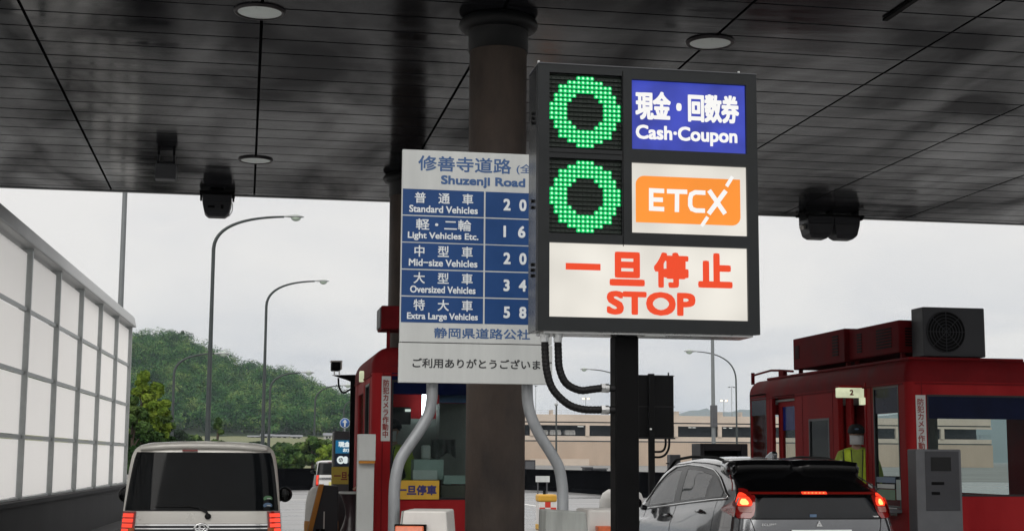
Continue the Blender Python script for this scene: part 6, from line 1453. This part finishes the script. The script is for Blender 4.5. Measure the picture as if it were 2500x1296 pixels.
    for s in (-1, 1):
        vb.grid(band(*sorted((s*.055, s*.135)), *sorted((s*.075, s*.155)), .98, 1.435, .008, 1)); vb.grid(band(*sorted((s*.05, s*.14)), *sorted((s*.07, s*.155)), .98, 1.435, .008, -1))
        tp.grid(band(*sorted((s*.135, s*.15)), *sorted((s*.155, s*.17)), .98, 1.43, .010, 1)); tp.grid(band(*sorted((s*.042, s*.055)), *sorted((s*.062, s*.075)), .98, 1.43, .010, 1))
    vb.build('vest', M_vest, t, solid=.003); tp.build('vest_tape', M_tape, t, solid=.003)
    # hair, cap, mask, eyes
    hc = (0, -L_-.022, 1.628)
    b = MB(M); vs = []; fs = []
    for i in range(9):
        ph = math.pi*(.0+.60*i/8)
        for k in range(24):
            a = 2*math.pi*k/24; front = max(0, -math.sin(a)); p_ = min(ph, math.pi*(.60-.26*front)); vs.append((hc[0]+.090*math.sin(p_)*math.cos(a), hc[1]+.106*math.sin(p_)*math.sin(a), hc[2]+.085*math.cos(p_)))
    for i in range(8):
        for k in range(24): fs.append((i*24+k, (i+1)*24+k, (i+1)*24+(k+1) % 24, i*24+(k+1) % 24))
    b.add(vs, fs, True); b.build('hair', M_hair, t)
    b = MB(M); b.lathe((hc[0], 0, 1.63), [(.0001, .105), (.05, .10), (.085, .075), (.101, .03), (.103, .0), (.099, -.004)], 28); b.v = [tuple(M @ (Matrix.Translation((0, hc[1], 0)) @ Matrix.Scale(1.12, 4, (0, 1, 0)) @ (M.inverted() @ Vector(p)))) for p in b.v]
    pk_ = [(.095*math.cos(a), hc[1]-.115*abs(math.sin(a))-.0-.075*max(0, math.sin(a))**2, 1.635-.012*max(0, math.sin(a))) for a in np.linspace(0, math.pi, 14)]; pb = [(.09*math.cos(a), hc[1]-.09*math.sin(a), 1.64) for a in np.linspace(0, math.pi, 14)]
    b.grid([pb, pk_]); b.grid([[(x, y, z-.006) for x, y, z in pk_], [(x, y, z-.006) for x, y, z in pb]]); cap_ = b.build('cap', M_capcloth, t)
    b = MB(M); b.ell((0, hc[1]-.112, 1.672), .026, .006, .010, 12, 8); b.build('cap_badge', M_sticker_b, cap_)
    mk = []
    for tt in np.linspace(0, 1, 8):
        z = 1.488+.11*tt; mk.append([(.083*math.sin(a), -L_-.028-.098*math.cos(a)*(1-.12*abs(2*tt-1))-.016*math.exp(-(a/.35)**2)*tt, z) for a in np.linspace(-1.25, 1.25, 13)])
    b = MB(M); b.grid(mk); b.build('mask', M_mask, t, solid=-.003)
    for s in (-1, 1):
        b = MB(M); b.ell((s*.032, -L_-.108, 1.622), .013, .008, .006, 10, 8); b.build('eye', M_hair, t)
    return t
pz = .29; p = hit(2098, 1050, 0, 7.74)
person((7.68, p[1]-.03, pz-.06), R(-20), 'attendant in lime shirt, neon vest, cap and mask leaning out of the right booth doorway').scale = (1.06,)*3
p = at(968, 1045, 15.75)
person((p[0], 15.85, pz), R(-38), 'attendant in lime shirt, cap and mask behind the front window of the left booth', .05, .2)

# ------------------------------------------------------------------ air
hz = MB().box(-6800, 6800, -700, 6800, -3, 260).build('haze', bpy.data.materials.new('haze_air')); kind(hz, 'stuff')
hm_ = hz.data.materials[0]; hm_.use_nodes = True; hn = hm_.node_tree.nodes; hn.clear(); ho = hn.new('ShaderNodeOutputMaterial'); hv = hn.new('ShaderNodeVolumePrincipled')
hv.inputs['Color'].default_value = (.76, .88, 1.0, 1); hv.inputs['Density'].default_value = HAZE; hm_.node_tree.links.new(hv.outputs[0], ho.inputs['Volume'])
